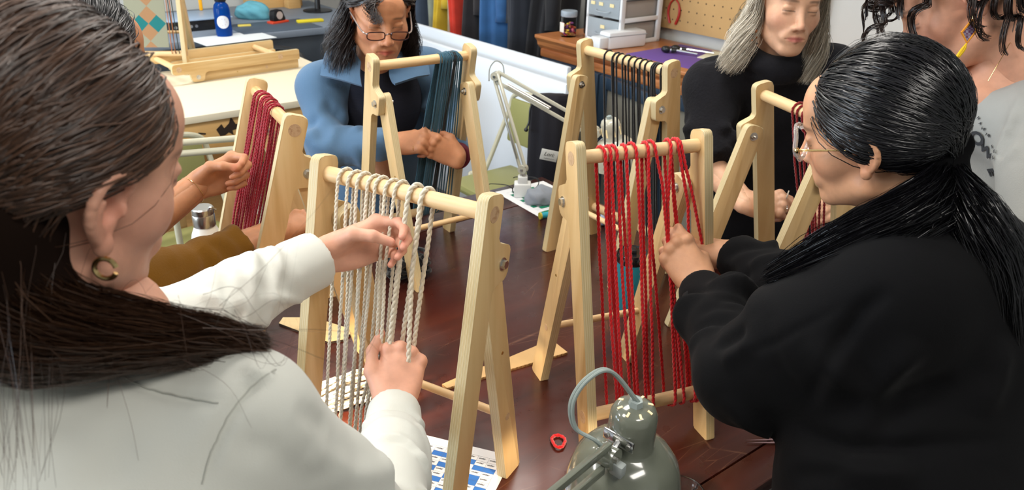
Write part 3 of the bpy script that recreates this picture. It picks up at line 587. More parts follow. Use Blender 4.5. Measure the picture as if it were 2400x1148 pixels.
# loom with argyle weaving standing behind
def argyle_loom():
    base = P(432, 178, 3.75); th = math.radians(8); a = math.radians(9); D = .27
    Rz = np.array([[math.cos(th), -math.sin(th), 0], [math.sin(th), math.cos(th), 0], [0, 0, 1]]); loc = np.array([base[0], base[1], .88])-Rz@np.array([D/2, 0, 0])
    t = empty('tabletop_loom', loc, th, 'birch loom holding a teal and tan argyle weaving, standing on the bench', 'loom', 'birch tabletop looms'); build_loom(t, D, a, math.radians(14))
    m, nt, b = new_mat('argyle_cloth'); b.inputs['Roughness'].default_value = .9; tc = node(nt, 'ShaderNodeTexCoord'); mp = node(nt, 'ShaderNodeMapping'); mp.inputs['Rotation'].default_value = (0, PI/4, 0); mp.inputs['Scale'].default_value = (18, 0, 18)
    nt.links.new(tc.outputs['Object'], mp.inputs[0]); ck = node(nt, 'ShaderNodeTexChecker', Scale=1.); nt.links.new(mp.outputs[0], ck.inputs[0]); ck.inputs[1].default_value = c4(srgb('#0f6a6c')); ck.inputs[2].default_value = c4(srgb('#9a7350'))
    mp2 = node(nt, 'ShaderNodeMapping'); mp2.inputs['Rotation'].default_value = (0, PI/4, 0); mp2.inputs['Scale'].default_value = (9, 0, 9); nt.links.new(tc.outputs['Object'], mp2.inputs[0]); ck2 = node(nt, 'ShaderNodeTexChecker', Scale=1.); nt.links.new(mp2.outputs[0], ck2.inputs[0])
    ck2.inputs[1].default_value = c4(srgb('#8a8a76')); nt.links.new(ck.outputs[0], ck2.inputs[2]); nt.links.new(ck2.outputs[0], b.inputs['Base Color'])
    c = empty('woven_panel', loc, th, 'teal and tan argyle weaving stretched on a loom', 'weaving'); ca, sa = math.cos(a), math.sin(a)
    fn = lambda v: np.array([v[0], v[2]*sa+(LW/2-DR-.003+v[1])*ca, v[2]*ca-(LW/2-DR-.003+v[1])*sa])
    V = []; nx, nz = 2, 12; mb = MB()
    for x0, x1 in ((-D/2+.035, D/2-.055),):
        mb.add([fn((x, y, z)) for z in (SLOW+.03, SD-.02) for x in (x0, x1) for y in (-.002, .002)], [(0, 2, 6, 4), (1, 5, 7, 3), (0, 4, 5, 1), (2, 3, 7, 6), (4, 6, 7, 5), (0, 1, 3, 2)])
    mb.build('cloth', m, c, smooth=False)
    for i, x in enumerate((D/2-.045, D/2-.038, D/2-.030, D/2-.022)):
        yb = MB(); yarn_tube(yb, [fn((x+.02*(.5-z)*(i % 2), 0, SLOW+(SD-SLOW)*z)) for z in np.linspace(0, 1, 8)], .0022, .02, 1); yb.build('warp_end', mat('warp_brown_%d' % (i % 2), ['#a5673f', '#26302a'][i % 2], .9), c)
argyle_loom()
# ================================================================ grey desk with clutter
DZ = .90
def desk():
    t = empty('grey_desk', R(1.35, 5.2, 0), RA, 'long grey desk against the back wall, covered with tools', 'desk'); g = mat('grey_desk_laminate', '#7d8896', .5, var=.05)
    MB().box((0, 0, DZ-.02), (2.3, 1.1, .04), bev=.004).build('desk_top', g, t); MB().box((0, -.52, DZ-.14), (2.2, .03, .2), bev=.003).build('modesty_panel', mat('dark_grey_panel', '#3f464e', .5), t)
    for x in (-1.1, .1, 1.1): MB().box((x, 0, (DZ-.04)/2), (.05, .9, DZ-.04), bev=.004).build('side_panel', mat('dark_grey_panel', '#3f464e', .5), t)
desk()
def on_desk(u, v): return atz(u, v, DZ)
def bottle_blue():
    t = empty('water_bottle', on_desk(527, 84), 0, 'translucent blue water bottle with a round white sticker', 'bottle'); m = mat('blue_tritan', '#0f4fa8', .12, trans=.55, ior=1.2)
    MB().lathe([(0, 0), (.042, 0), (.046, .01), (.046, .15), (.04, .175), (.028, .19), (.028, .2)], n=32).build('bottle_body', m, t); MB().lathe([(.031, .195), (.032, .2), (.032, .245), (.028, .25), (0, .25)], n=28).build('cap', BLACKP, t)
    V = [(0, 0)]+[(k_/5, i/28*2*PI) for k_ in range(1, 6) for i in range(28)]; dirn = C0-on_desk(527, 84); az = math.atan2(dirn[1], dirn[0]); pts = []
    for r_, t_ in V: x = .036*r_*math.cos(t_); z = .085+.036*r_*math.sin(t_); an = az+x/.0465; pts.append((.0468*math.cos(an), .0468*math.sin(an), z))
    MB().add(pts, [(0, i, i % 28+1) for i in range(1, 29)]+[(1+28*k_+i, 1+28*(k_+1)+i, 1+28*(k_+1)+(i+1) % 28, 1+28*k_+(i+1) % 28) for k_ in range(4) for i in range(28)]).build('round_sticker', mat('sticker_white', '#dfe0e6', .5), t)
    for k in range(7):
        t_ = k*2*PI/7; x = .018*math.cos(t_); z = .085+.018*math.sin(t_); an = az+x/.0465; MB().sphere((.047*math.cos(an), .047*math.sin(an), z), (.001, .001, .004), 6, 5).build('sticker_mark', mat('sticker_red', '#9c5a6a', .6), t)
bottle_blue()
def laser_box():
    t = empty('laptop_dock', on_desk(470, 70)+R(0, .12, 0), RA, 'black flat device with a silvery lid and small knobs', 'device')
    MB().box((0, 0, .03), (.36, .3, .06), bev=.006).build('case', BLACKP, t); MB().box((0, 0, .066), (.38, .32, .01), bev=.003).build('lid', mat('silver_blue', '#9fb2c8', .35), t)
    for k in range(5): MB().cyl((-.15+.03*k, -.15, .03), (-.15+.03*k, -.158, .03), .009).build('knob', STEEL, t)
laser_box()
tag(MB().box((0, 0, .05), (.022, .014, .1), bev=.006).build('yellow_clamp', mat('yellow_orange', '#e8a414', .4), loc=on_desk(476, 52)+np.array([0, 0, .072]), rz=.3), 'orange yellow plastic clamp standing on the flat device', 'clamp')
def sdf_blob(name, c, rad, m, label, cat, seed, amp=.12):
    g = np.random.default_rng(seed); ph = g.uniform(0, 6.28, 6); mb = MB(); mb.sphere((0, 0, 0), 1, 28, 16); V = []
    for v in mb.V:
        v = np.array(v); k = 1+amp*(math.sin(3*v[0]+2*v[1]+ph[0])+math.sin(4*v[1]-2*v[2]+ph[1])+.6*math.sin(7*v[0]+5*v[2]+ph[2])+.4*math.sin(9*v[1]+6*v[0]+ph[3]))
        V.append((v[0]*rad[0]*k, v[1]*rad[1]*k, max(0, v[2]*rad[2]*k+rad[2]*.7)))
    mb.V = V; return tag(mb.build(name, m, loc=c, angle=None), label, cat)
sdf_blob('knit_hat', on_desk(592, 44), (.11, .07, .06), mat('teal_knit', '#5f9fae', .9, bump=.6, bscale=120), 'crumpled pale teal knitted hat on the grey desk', 'hat', 3)
def tape():
    t = empty('tape_dispenser', on_desk(652, 54), RA+.3, 'black and orange red tape dispenser on the grey desk', 'tape dispenser'); MB().box((0, 0, .008), (.13, .06, .016), bev=.004).build('base', mat('orange_red', '#d8492c', .4), t)
    MB().prism(round_poly([(-.05, .016), (.05, .016), (.04, .08), (-.02, .085)], .012), -.022, .022, .003).build('housing', BLACKP, t, rz=PI/2); MB().cyl((.0, -.024, .05), (0, .024, .05), .024, n=20).build('tape_roll', mat('tape_white', '#c9b8b0', .5), t)
tape()
tag(MB().box((0, 0, .009), (.17, .05, .018), bev=.006).build('yellow_sander', mat('bright_yellow', '#e2cf2c', .5), loc=on_desk(727, 52), rz=RA-.1), 'bright yellow flat tool lying on the grey desk', 'tool')
tag(MB().box((0, 0, .006), (.08, .035, .012), bev=.004).build('yellow_marker', mat('pale_yellow', '#d7c25a', .5), loc=on_desk(573, 62), rz=.4), 'small pale yellow marker on the grey desk', 'marker')
tag(MB().box((0, 0, .0015), (.5, .36, .003), bev=.001).build('dark_mat', mat('slate_mat', '#4c5866', .6), loc=on_desk(640, 62), rz=RA), 'slate grey cutting mat lying flat on the grey desk', 'mat')
tag(MB().box((0, 0, .001), (.42, .26, .002)).build('paper_sheet', mat('paper_bright', '#dfe4e6', .6), smooth=False, loc=on_desk(545, 90), rz=RA+.1), 'white paper under the blue water bottle', 'paper')
t = empty('wooden_crate', on_desk(640, 12), RA, 'open wooden crate at the back of the grey desk', 'crate')
for y in (-.12, .12): MB().box((0, y, .07), (.34, .015, .14), bev=.002).build('side_board', PINE, t)
for x in (-.165, .165): MB().box((x, 0, .07), (.015, .23, .14), bev=.002).build('end_board', PINE, t)
MB().box((0, 0, .006), (.32, .23, .012)).build('bottom_board', PINE, t)
tag(MB().box((0, 0, .3), (.09, .09, .6), bev=.003).build('wood_post', PINE, loc=on_desk(686, 18), rz=RA), 'thick upright wooden post standing on the grey desk', 'post')
t = empty('monitor_stand', on_desk(745, 26), 0, 'black monitor on a round stand at the back of the desk', 'monitor')
MB().lathe([(0, 0), (.1, 0), (.1, .008), (.03, .018), (0, .02)], n=32).build('round_base', BLACKP, t); MB().cyl((0, 0, .015), (0, .03, .22), .02, .016).build('neck', BLACKP, t)
MB().box((0, .01, .36), (.5, .03, .3), bev=.006, rot=None).build('screen_back', BLACKP, t)
tag(slab('pinboard', .6, 2.6, 5.86, 5.89, 1.1, 2.2, mat('dark_pinboard', '#40434a', .8), kind=None), 'dark grey board on the back wall above the desk', 'board')
def office_chair():
    c = P(752, 92, 4.5); t = empty('office_chair', (c[0], c[1], 0), -2.0, 'black office chair with looped armrests beside the bench', 'chair')
    z = c[2]
    MB().box((0, 0, .46), (.46, .46, .08), bev=.03).build('seat', BLACKP, t); MB().box((0, .24, z-.2), (.42, .06, .34), bev=.03).build('backrest', BLACKP, t)
    for s in (-1, 1): MB().tube(spline([(s*.22, .1, .46), (s*.3, .12, .6), (s*.3, .1, z-.04), (s*.3, -.12, z-.02), (s*.3, -.2, z-.12), (s*.24, -.1, .5)], 30), .018, 10).build('armrest', BLACKP, t)
    MB().cyl((0, 0, .1), (0, 0, .44), .03).build('column', BLACKM, t)
    for k in range(5): a_ = k*2*PI/5; MB().tube([(0, 0, .11), (.28*math.cos(a_), .28*math.sin(a_), .06)], [.025, .016], 8).build('base_arm', BLACKP, t); MB().sphere((.28*math.cos(a_), .28*math.sin(a_), .03), .03, 12, 8).build('castor', BLACKP, t)
    return t
office_chair()
# ================================================================ folding chairs
OLIVE = mat('olive_vinyl', '#8b8a56', .5, bump=.1, bscale=150); BEIGE = mat('beige_enamel', '#b9b49c', .35, coat=.2)
def folding_chair(loc, rz, label, zt=.84):
    t = empty('folding_chair', loc, rz, label, 'chair', 'beige folding chairs')
    f = []
    for s in (-1, 1): f.append([(s*.215, -.26, .012), (s*.21, 0, .40), (s*.2, .16, zt-.12)])
    path = f[0]+[(-.15, .19, zt), (.15, .19, zt)]+f[1][::-1]
    MB().tube(spline(path, 60), .0115, 10).build('front_frame', BEIGE, t)
    MB().tube(spline([(-.19, .24, .012), (-.185, .0, .43), (-.18, -.06, .46), (.18, -.06, .46), (.185, 0, .43), (.19, .24, .012)], 50), .0115, 10).build('rear_frame', BEIGE, t)
    MB().box((0, 0, .455), (.39, .38, .045), bev=.02).build('seat', OLIVE, t)
    MB().box((0, .165, zt-.125), (.35, .03, .21), bev=.014, rot=np.array(Matrix.Rotation(-.12, 3, 'X'))).build('backrest', OLIVE, t)
    for z_, y_ in ((.2, .14), (.16, -.17)): MB().cyl((-.2, y_, z_), (.2, y_, z_), .007).build('stretcher', BEIGE, t)
    return t
p2 = atz(1262, 236, .84); CH2 = np.array([p2[0], p2[1], 0])
folding_chair(CH2-np.array([math.sin(.9)*.19, math.cos(.9)*.19, 0]), -.9, 'beige folding chair carrying a black cloth bag on its back')
p1_ = atz(492, 345, .84); folding_chair(np.array([p1_[0]-.1, p1_[1]-.1, 0]), .75, 'beige folding chair with olive cushion behind the burgundy loom')
tb = empty('steel_stool_rail', P(480, 345, 2.45)*np.array([1, 1, 0]), .35, 'empty beige metal chair frame with two back rails beside the bench', 'chair frame')
zz = P(480, 328, 2.45)[2]; z2 = P(480, 357, 2.45)[2]
for z_ in (zz, z2): MB().cyl((-.12, 0, z_), (.14, 0, z_), .0105).build('back_rail', BEIGE, tb)
for x_ in (-.12, .14): MB().cyl((x_, 0, 0), (x_, 0, zz+.0), .0105).build('upright', BEIGE, tb)
for x_ in (-.12, .14): MB().cyl((x_, .14, 0), (x_, .0, .45), .0105).build('leg', BEIGE, tb)
# black cloth bag on chair back
def bag():
    c = P(1290, 222, 3.18); t = empty('cloth_bag', (c[0], c[1], .47), .1, 'black drawstring cloth bag with a white handwritten tag, hung on a chair', 'bag'); z0 = c[2]-.47; m = mat('black_cotton', '#17151c', .85, bump=.25, bscale=180)
    n, k = 40, 22; V = []; g = np.random.default_rng(3); 
    for j in range(k):
        f = j/(k-1); z = z0*(1-f); w = .075+.028*f**.7; d = .03+.035*math.sin(PI*min(1, f*1.05))
        for i in range(n):
            th = 2*PI*i/n; fo = 1+.06*math.sin(9*th+2*f)*(1-.5*f)+.05*math.sin(4*th+3*f); V.append((w*fo*math.cos(th)+.02*f, d*fo*math.sin(th), z))
    Fc = [(j*n+i, (j+1)*n+i, (j+1)*n+(i+1) % n, j*n+(i+1) % n) for j in range(k-1) for i in range(n)]+[tuple(range(n)), tuple(range(k*n-1, (k-1)*n-1, -1))]
    mesh_obj('bag_body', V, Fc, m, t, True, None)
    MB().tube(spline([(-.07, -.02, z0-.02), (-.085, -.03, z0-.05), (-.088, -.035, z0-.1), (-.1, -.04, z0-.13)], 14), .004, 8).build('drawstring', BLACKY_ if False else BLACKP, t)
    MB().sphere((-.1, -.04, z0-.135), .009, 10, 8).build('toggle', BLACKP, t)
    lp_ = P(1287, 364, 3.05); M_ = MB().box((0, 0, 0), (.068, .003, .044), bev=.001, rot=np.array(Matrix.Rotation(.22, 3, 'Y'))).build('paper_tag', mat('tag_white', '#dcdcd6', .7), t); M_.location = Vector(lp_)-t.location; M_.location.rotate(Matrix.Rotation(-.1, 3, 'Z').to_quaternion())
    text_part('tag_lettering', 'Lori:', .022, BLACKP, M_, (-.022, -.0022, .002), (PI/2, .22, 0), shear=.25)
    MB().tube([(-.022+.0035*i, -.0022, -.009+.0018*math.sin(i*2.3)+(-.0007*i)) for i in range(13)], .0005, 4).build('tag_scribble', BLACKP, M_)
bag()
# ================================================================ swing-arm desk lamps
def make_lamp(name, label, base, elbow, head, axis, col, power, clamp=True, cable=None, col2=None, slots_up=True):
    """base: clamp point on table; elbow, head: joints; axis: unit vector from shade mouth to cap"""
    base, elbow, head, axis = [np.array(v, float) for v in (base, elbow, head, axis)]; axis /= np.linalg.norm(axis)
    t = empty(name, base, 0, label, 'lamp', 'swing-arm desk lamps'); e = elbow-base; h = head-base
    pm = mat('lamp_%s' % name.split('.')[0]+col.strip('#'), col, .16, coat=.6, spec=.6); inner = mat('lamp_inner_white', (.85, .83, .78), .5)
    # clamp
    MB().box((0, 0, .025), (.06, .05, .05), bev=.006).box((0, 0, .06), (.034, .034, .03), bev=.004).build('clamp', mat('clamp_%s' % col.strip('#'), col2 or col, .4), t)
    MB().cyl((0, 0, .06), (0, 0, .10), .009).build('pivot_pin', STEEL, t)
    b0 = np.array([0, 0, .10])
    def arms(p, q, nm):
        d = q-p; side = np.cross(d, [0, 0, 1]); side /= np.linalg.norm(side)+1e-9; up = np.cross(side, d); up /= np.linalg.norm(up)
        for k, off in enumerate((.011, -.011)):
            x, y, z = side, up, d/np.linalg.norm(d); Rm = np.stack([x, y, z], 1); L = np.linalg.norm(d)
            MB().box((p+q)/2+up*off*1.6, (.009, .012, L-.02*k), bev=.0015, rot=Rm).build(nm, pm, t)
        for sgn in (-1, 1): MB().tube(np.array([p+d*.12+side*sgn*.009-up*.004, p+d*.55+side*sgn*.009-up*.004]), .003, 6).build('spring', STEEL, t)
    arms(b0, e, 'lower_arm'); arms(e, h, 'upper_arm')
    for p in (b0, e, h):
        d = h-e; side = np.cross(d, [0, 0, 1]); side /= np.linalg.norm(side)
        MB().cyl(p-side*.013, p+side*.013, .016, n=16).build('joint', pm, t); MB().cyl(p-side*.017, p+side*.017, .005, n=8).build('joint_bolt', STEEL, t)
    # head: neck from arm joint to cap
    side = np.cross(h-e, axis); side /= np.linalg.norm(side); out = h-e; out -= axis*(out@axis); out /= np.linalg.norm(out)
    capc = h+out*.058+axis*.012                     # centre of cap
    hd = empty('lamp_head', capc); hd.parent = t
    MB().tube(np.array([h-capc, h-capc+out*.014+axis*.004, out*-.030]), .0055, 10).build('neck', CHROME, hd)
    MB().box(-out*.0345, (.05, .004, .02), bev=.004, rot=np.stack([side, out, axis], 1)).build('mount_plate', CHROME, hd)
    for s in (-1, 1): MB().cyl(-out*.036+side*s*.018, -out*.039+side*s*.018, .004, n=8).build('screw', STEEL, hd)
    MB().box(h-capc+side*.018-axis*.012, (.02, .014, .022), bev=.003, rot=np.stack([side, out, axis], 1)).build('wing_knob', mat('grey_knob', '#9fa6a4', .4), hd)
    prof = [(.010, .043), (.022, .041), (.029, .036), (.0335, .026), (.0345, .0), (.0345, -.030), (.037, -.033), (.046, -.036), (.064, -.050), (.077, -.070), (.084, -.095), (.0865, -.118), (.0870, -.128), (.0850, -.128), (.082, -.095), (.074, -.070), (.06, -.052), (.03, -.04), (.0, -.038)]
    mb = MB(); mb.lathe(prof[:13], n=56, axis=axis); mb.lathe(prof[12:], n=56, axis=axis, m=1); mb.build('shade', [pm, inner], hd, angle=40)
    xx, yy, zz = frame(axis)
    MB().cyl(axis*.040, axis*.052, .0115, .0095, n=6).build('cable_nut', mat('grey_nut', '#9aa5a3', .4), hd, angle=20)
    glow = mat('vent_glow', (.9, .75, .45), .5, emit=(1, .72, .32), estr=.35)  # emissive boxes on the cap imitate bulb light leaking through vent slots
    for k in range(8):
        a_ = 2*PI*k/8+.2; dr = math.cos(a_)*xx+math.sin(a_)*yy; tn = np.cross(axis, dr)
        if slots_up: MB().box(dr*.0225+axis*.0408, (.0075, .0032, .0012), rot=np.stack([dr*.94-axis*.34, tn, axis*.94+dr*.34], 1)).build('vent_slot', glow, hd, smooth=False)
        else: MB().box(dr*.0344, (.0012, .006, .03), rot=np.stack([dr, tn, axis], 1)).build('vent_slot', glow, hd, smooth=False)
    MB().sphere(-axis*.078, .024, 16, 12).build('bulb', mat('bulb_glow', (1, .9, .75), .4, emit=(1, .78, .5), estr=12), hd)
    pl = bpy.data.lights.new('bulb_light', 'SPOT'); pl.energy = power; pl.color = (1, .80, .56); pl.shadow_soft_size = .024; pl.spot_size = math.radians(135); pl.spot_blend = .3
    po = bpy.data.objects.new('bulb_light', pl); COL.objects.link(po); po.parent = hd; po.location = Vector(-axis*.105); po.rotation_euler = Vector(-axis).to_track_quat('-Z', 'Y').to_euler()
    if cable is not None:
        cm = mat('grey_cable', '#8d9894', .45); pts = [base+capc+axis*.05]+[np.array(c) for c in cable]+[base+h+axis*.004]
        pth = spline(pts, 50)-base-capc; MB().tube(pth, .0028, 8).tube(pth+side*.0042, .0028, 8).build('cable', cm, hd)
    return t
# front grey-green lamp
LH = P(1425, 1068, 1.075)
ax = np.array([0.02, -.10, 1.0])
capc = P(1456, 985, 1.075)
el = LH+np.array([-.23, -.28, .02]); bs = R(.55, .65, TZ)
make_lamp('desk_lamp', 'grey-green glossy desk lamp with a round shade in front of the red loom', bs, el, LH, ax, '#6e7266', 9, cable=[P(1428, 868, 1.06), P(1375, 885, 1.05), P(1338, 940, 1.05), P(1345, 1000, 1.06), P(1392, 1030, 1.06)])
# back cream lamp
bl = atz(1212, 452, TZ); je = P(1162, 178, 2.78); jh = P(1398, 312, 2.72)
make_lamp('desk_lamp', 'cream desk lamp with long jointed arm behind the black-strung loom', bl+R(.0, -.03, 0), je, jh, np.array([-.25, -.10, 1.]), '#c9c6b4', 4, col2='#e4e4e0', slots_up=False)
c = P(1162, 178, 2.78); tag(path_obj('lamp_cable', [P(1146, 190, 2.78), P(1148, 160, 2.78), P(1162, 143, 2.78), P(1178, 152, 2.78), P(1182, 178, 2.78)], .0022, mat('grey_cable2', '#8d8f88', .45), 'thin loop of lamp cable above the elbow of the cream lamp', 'cable', 30, 1), None)
# lamp behind the white-shirted person, lighting the left side of the table
_h3 = P(500, 935, 1.27); make_lamp('desk_lamp', 'desk lamp clamped to the table edge behind the white-shirted person', R(.27, 1.05, TZ), P(300, 900, 1.12), _h3, np.array([-.35, -.28, 1.]), '#6e7266', 28)
# ================================================================ printed weaving patterns
def pattern_paper(name, c, rz, cols, rows, cw, chh, fill, inkcol, label, border=(.03, .05), curl=0., words=False):
    W_, H_ = cols*cw+2*border[0], rows*chh+2*border[1]; t = empty(name, c, rz, label, 'paper')
    V = []; Fc = []; M_ = []; xs = [-W_/2]+[-W_/2+border[0]+i*cw for i in range(cols+1)]+[W_/2]; ys = [-H_/2]+[-H_/2+border[1]+i*chh for i in range(rows+1)]+[H_/2]
    for y in ys:
        for x in xs: V.append((x, y, .0006+curl*max(0, (y/H_))**2))
    nx = len(xs)
    for j in range(len(ys)-1):
        for i in range(nx-1):
            Fc.append((j*nx+i, j*nx+i+1, (j+1)*nx+i+1, (j+1)*nx+i)); inside = 0 < i < nx-2 and 0 < j < len(ys)-2
            M_.append(1 if inside and fill(i-1, j-1) else 0)
    pw = mat('print_paper', '#e9e9ea', .55); ink = mat('ink_%s' % inkcol.strip('#'), inkcol, .6)
    sh = mesh_obj('sheet', V, Fc, [pw, ink], t, False, None, M_); 
    gl = mat('grid_line', '#6b6f78', .7); g = MB()
    zf = lambda y: .0009+curl*max(0, (y/H_))**2
    for x in xs[1:-1]:
        for y0, y1 in zip(ys[1:-2], ys[2:-1]): g.add([(x-.0002, y0, zf(y0)), (x+.0002, y0, zf(y0)), (x+.0002, y1, zf(y1)), (x-.0002, y1, zf(y1))], [(0, 1, 2, 3)])
    for y in ys[1:-1]: g.add([(xs[1], y-.0002, zf(y)), (xs[-2], y-.0002, zf(y)), (xs[-2], y+.0002, zf(y)), (xs[1], y+.0002, zf(y))], [(0, 1, 2, 3)])
    g.build('grid_lines', gl, t, smooth=False)
    if words:
        for j in range(rows):
            for i in range(cols):
                if not fill(i, j): text_part('printed_word', 'under', cw*.27, mat('print_grey', '#4a4a50', .7), t, (xs[1+i]+cw*.1, ys[1+j]+chh*.45, zf(ys[1+j])+.0004), (0, 0, 0))
    return t
bluef = [[0, 1, 1, 0, 0, 1, 0], [1, 0, 0, 1, 0, 0, 1], [0, 1, 0, 0, 1, 0, 0], [0, 0, 1, 0, 0, 0, 1], [1, 0, 0, 1, 0, 1, 0], [0, 1, 0, 0, 1, 1, 0], [0, 0, 1, 0, 0, 0, 0], [1, 0, 0, 1, 0, 1, 1], [0, 1, 1, 0, 1, 0, 0], [0, 0, 0, 0, 0, 0, 0]]
pc = atz(1062, 1095, TZ); pattern_paper('weaving_chart', pc+np.array([-.005, -.02, 0]), math.radians(-18), 7, 10, .0225, .0135, lambda i, j: bluef[j % 10][i], '#2f6fc0', 'white paper chart with blue grid cells under the cream-strung loom', (.018, .022), .0, True)
gf = lambda i, j: (i+2*j) % 5 in (0, 1) if (i % 3) else (j % 3 == 0)
pc = atz(1272, 466, TZ); pattern_paper('weaving_chart', pc, math.radians(35), 8, 11, .0195, .0205, gf, '#1c8060', 'white paper chart with green grid cells beside the cream lamp base', (.03, .03))
# ================================================================ things on the table
CARD = mat('corrugated_card', '#cfa873', .8, var=.1, scale=30); CARDE = mat('card_edge', '#a57c4c', .85)
def poly_board(name, px, z0, th, m, me_, label, cat, parts='board', teeth=False):
    pts = [atz(u, v, z0) for u, v in px]; c = np.mean(pts, 0); c[2] = z0; t = empty(name, c, 0, label, cat); n = len(pts); q = [p-c for p in pts]
    V = [(p[0], p[1], 0) for p in q]+[(p[0], p[1], th) for p in q]; MB().add(V, [tuple(range(n-1, -1, -1)), tuple(range(n, 2*n))], 0).add([], [], 0)
    mb = MB(); mb.add(V, [tuple(range(n-1, -1, -1)), tuple(range(n, 2*n))], 0); mb.F += [(i, (i+1) % n, n+(i+1) % n, n+i) for i in range(n)]; mb.M += [1]*n
    o = mb.build(parts, [m, me_], t, smooth=False)
    bm = bmesh.new(); bm.from_mesh(o.data); bmesh.ops.recalc_face_normals(bm, faces=bm.faces[:]); bm.to_mesh(o.data); bm.free()
    if teeth:
        a, b_ = q[0], q[1]; d = (b_-a); L = np.linalg.norm(d); d /= L; k = int(L/.011)
        for i in range(k): p = a+d*(.006+.011*i); MB().box((p[0], p[1], th*.5), (.006, .003, th*.8), rot=np.stack([d, np.cross([0, 0, 1], d), [0, 0, 1]], 1)).build('flute', CARDE, t, smooth=False)
poly_board('cardboard_strip', [(1048, 914), (1330, 830), (1292, 800), (1192, 842), (1120, 868), (1036, 905)], TZ, .006, CARD, CARDE, 'strip of corrugated cardboard lying on the dark table', 'cardboard', 'card', True)
SHW = wood('shuttle_wood', '#e3c489', '#ecd29c', '#d9b677', 'X', 5., .5); BURN = mat('laser_burnt_edge', '#2e2016', .8)
poly_board('weaving_shuttle', [(654, 762), (770, 806), (806, 800), (822, 786), (812, 772), (735, 748), (664, 748)], TZ, .006, SHW, BURN, 'flat light wooden shuttle with dark burnt edges under the cream warp', 'shuttle')
poly_board('craft_stick', [(1690, 748), (1760, 790), (1790, 780), (1718, 722)], TZ, .005, SHW, SHW, 'flat pale wooden stick lying beyond the red loom', 'stick')
def mug():
    c = atz(1470, 726, TZ); t = empty('travel_mug', c, 0, 'teal travel mug with a black lid behind the red warp', 'mug'); tm = mat('teal_enamel', '#2b93a8', .3, coat=.3)
    MB().lathe([(0, 0), (.030, 0), (.032, .004), (.040, .145), (.040, .15)], n=36).build('mug_body', tm, t); MB().lathe([(.0405, .146), (.042, .15), (.042, .165), (.038, .172), (.034, .168), (0, .166)], n=36).build('lid', mat('black_gloss', (.01, .01, .012), .1, coat=.6), t)
    MB().box((0, .01, .171), (.02, .03, .01), bev=.003).build('lid_slider', BLACKP, t)
mug()
def steel_bottle():
    c = P(482, 540, 1.98); t = empty('steel_bottle', (c[0], c[1], TZ), 0, 'white insulated bottle with a steel cap behind the burgundy loom', 'bottle'); h = P(482, 474, 1.98)[2]-TZ
    MB().lathe([(0, 0), (.036, 0), (.038, .004), (.038, h-.09), (.034, h-.07), (.026, h-.052), (.025, h-.048)], n=36).build('bottle_body', mat('white_enamel', '#e6e2d8', .35), t)
    MB().lathe([(.0265, h-.05), (.0275, h-.048), (.0275, h-.02), (.0265, h-.018), (.0275, h-.016), (.0275, h-.003), (.025, h), (0, h)], n=32).build('cap', STEEL, t)
    MB().tube(spline([(.02, -.015, h-.004), (.03, -.02, h+.008), (.038, -.01, h-.002)], 10), .003, 6).build('cap_loop', STEEL, t)
steel_bottle()
def eyeglasses_table():
    c = atz(1232, 452, TZ); t = empty('eyeglasses', c, .7, 'black-framed eyeglasses lying on the table by the lamp base', 'eyeglasses'); m = BLACKP
    for s in (-1, 1):
        MB().tube([(s*.036+.026*math.cos(a_), -.0, .026+.019*math.sin(a_)) for a_ in np.linspace(0, 2*PI, 25)[:-1]], .0018, 6, closed=True).build('rim', m, t)
        MB().tube(spline([(s*.064, 0, .032), (s*.066, .03, .036), (s*.06, .12, .012), (s*.058, .14, .003)], 16), .0017, 6).build('temple', m, t)
        MB().lathe([(0, 0), (.024, .0003), (.024, .0006), (0, .0008)], n=20, axis=(0, 1, 0), c=(s*.036, 0, .026)).build('lens', mat('lens_glass', (1, 1, 1), .02, trans=1, ior=1.02), t)
    MB().tube(spline([(-.011, 0, .03), (0, 0, .034), (.011, 0, .03)], 8), .0018, 6).build('bridge', m, t)
eyeglasses_table()
def scissors():
    c = atz(1790, 1040, TZ); t = empty('scissors', c, .12, 'scissors with pinkish blades lying beside the black-sweatered person', 'scissors'); sm = mat('pink_steel', '#b79aa0', .3, .7)
    for s in (-1, 1):
        V = [(-.035, s*.004+.006, .003), (.06, s*.009, .003), (.06, s*.001, .003), (-.035, s*.004+.0055, .0045), (.06, s*.009, .0045), (.06, s*.001, .0045)]
        MB().add(V, [(0, 2, 1), (3, 4, 5), (0, 1, 4, 3), (1, 2, 5, 4), (2, 0, 3, 5)]).build('blade', sm, t, smooth=False)
        MB().tube([(.1+.03*math.cos(a_), s*.022+.016*math.sin(a_), .006) for a_ in np.linspace(0, 2*PI, 21)[:-1]], .004, 8, closed=True).build('handle', mat('scissor_handle', '#3a3a40', .5), t)
    MB().cyl((.058, .004, .002), (.058, .004, .007), .004, n=10).build('pivot', STEEL, t)
scissors()
def glass_jar():
    c = atz(1594, 1158, TZ+.045); t = empty('glass_dish', (c[0], c[1], TZ), 0, 'small glass dish with a thick rim next to the desk lamp', 'dish')
    MB().lathe([(0, .0), (.036, 0), (.04, .004), (.042, .04), (.0445, .044), (.0445, .05), (.041, .05), (.0395, .044), (.038, .008), (0, .006)], n=40).build('dish', mat('dish_glass', (.95, .97, .96), .03, trans=1, ior=1.4), t)
glass_jar()
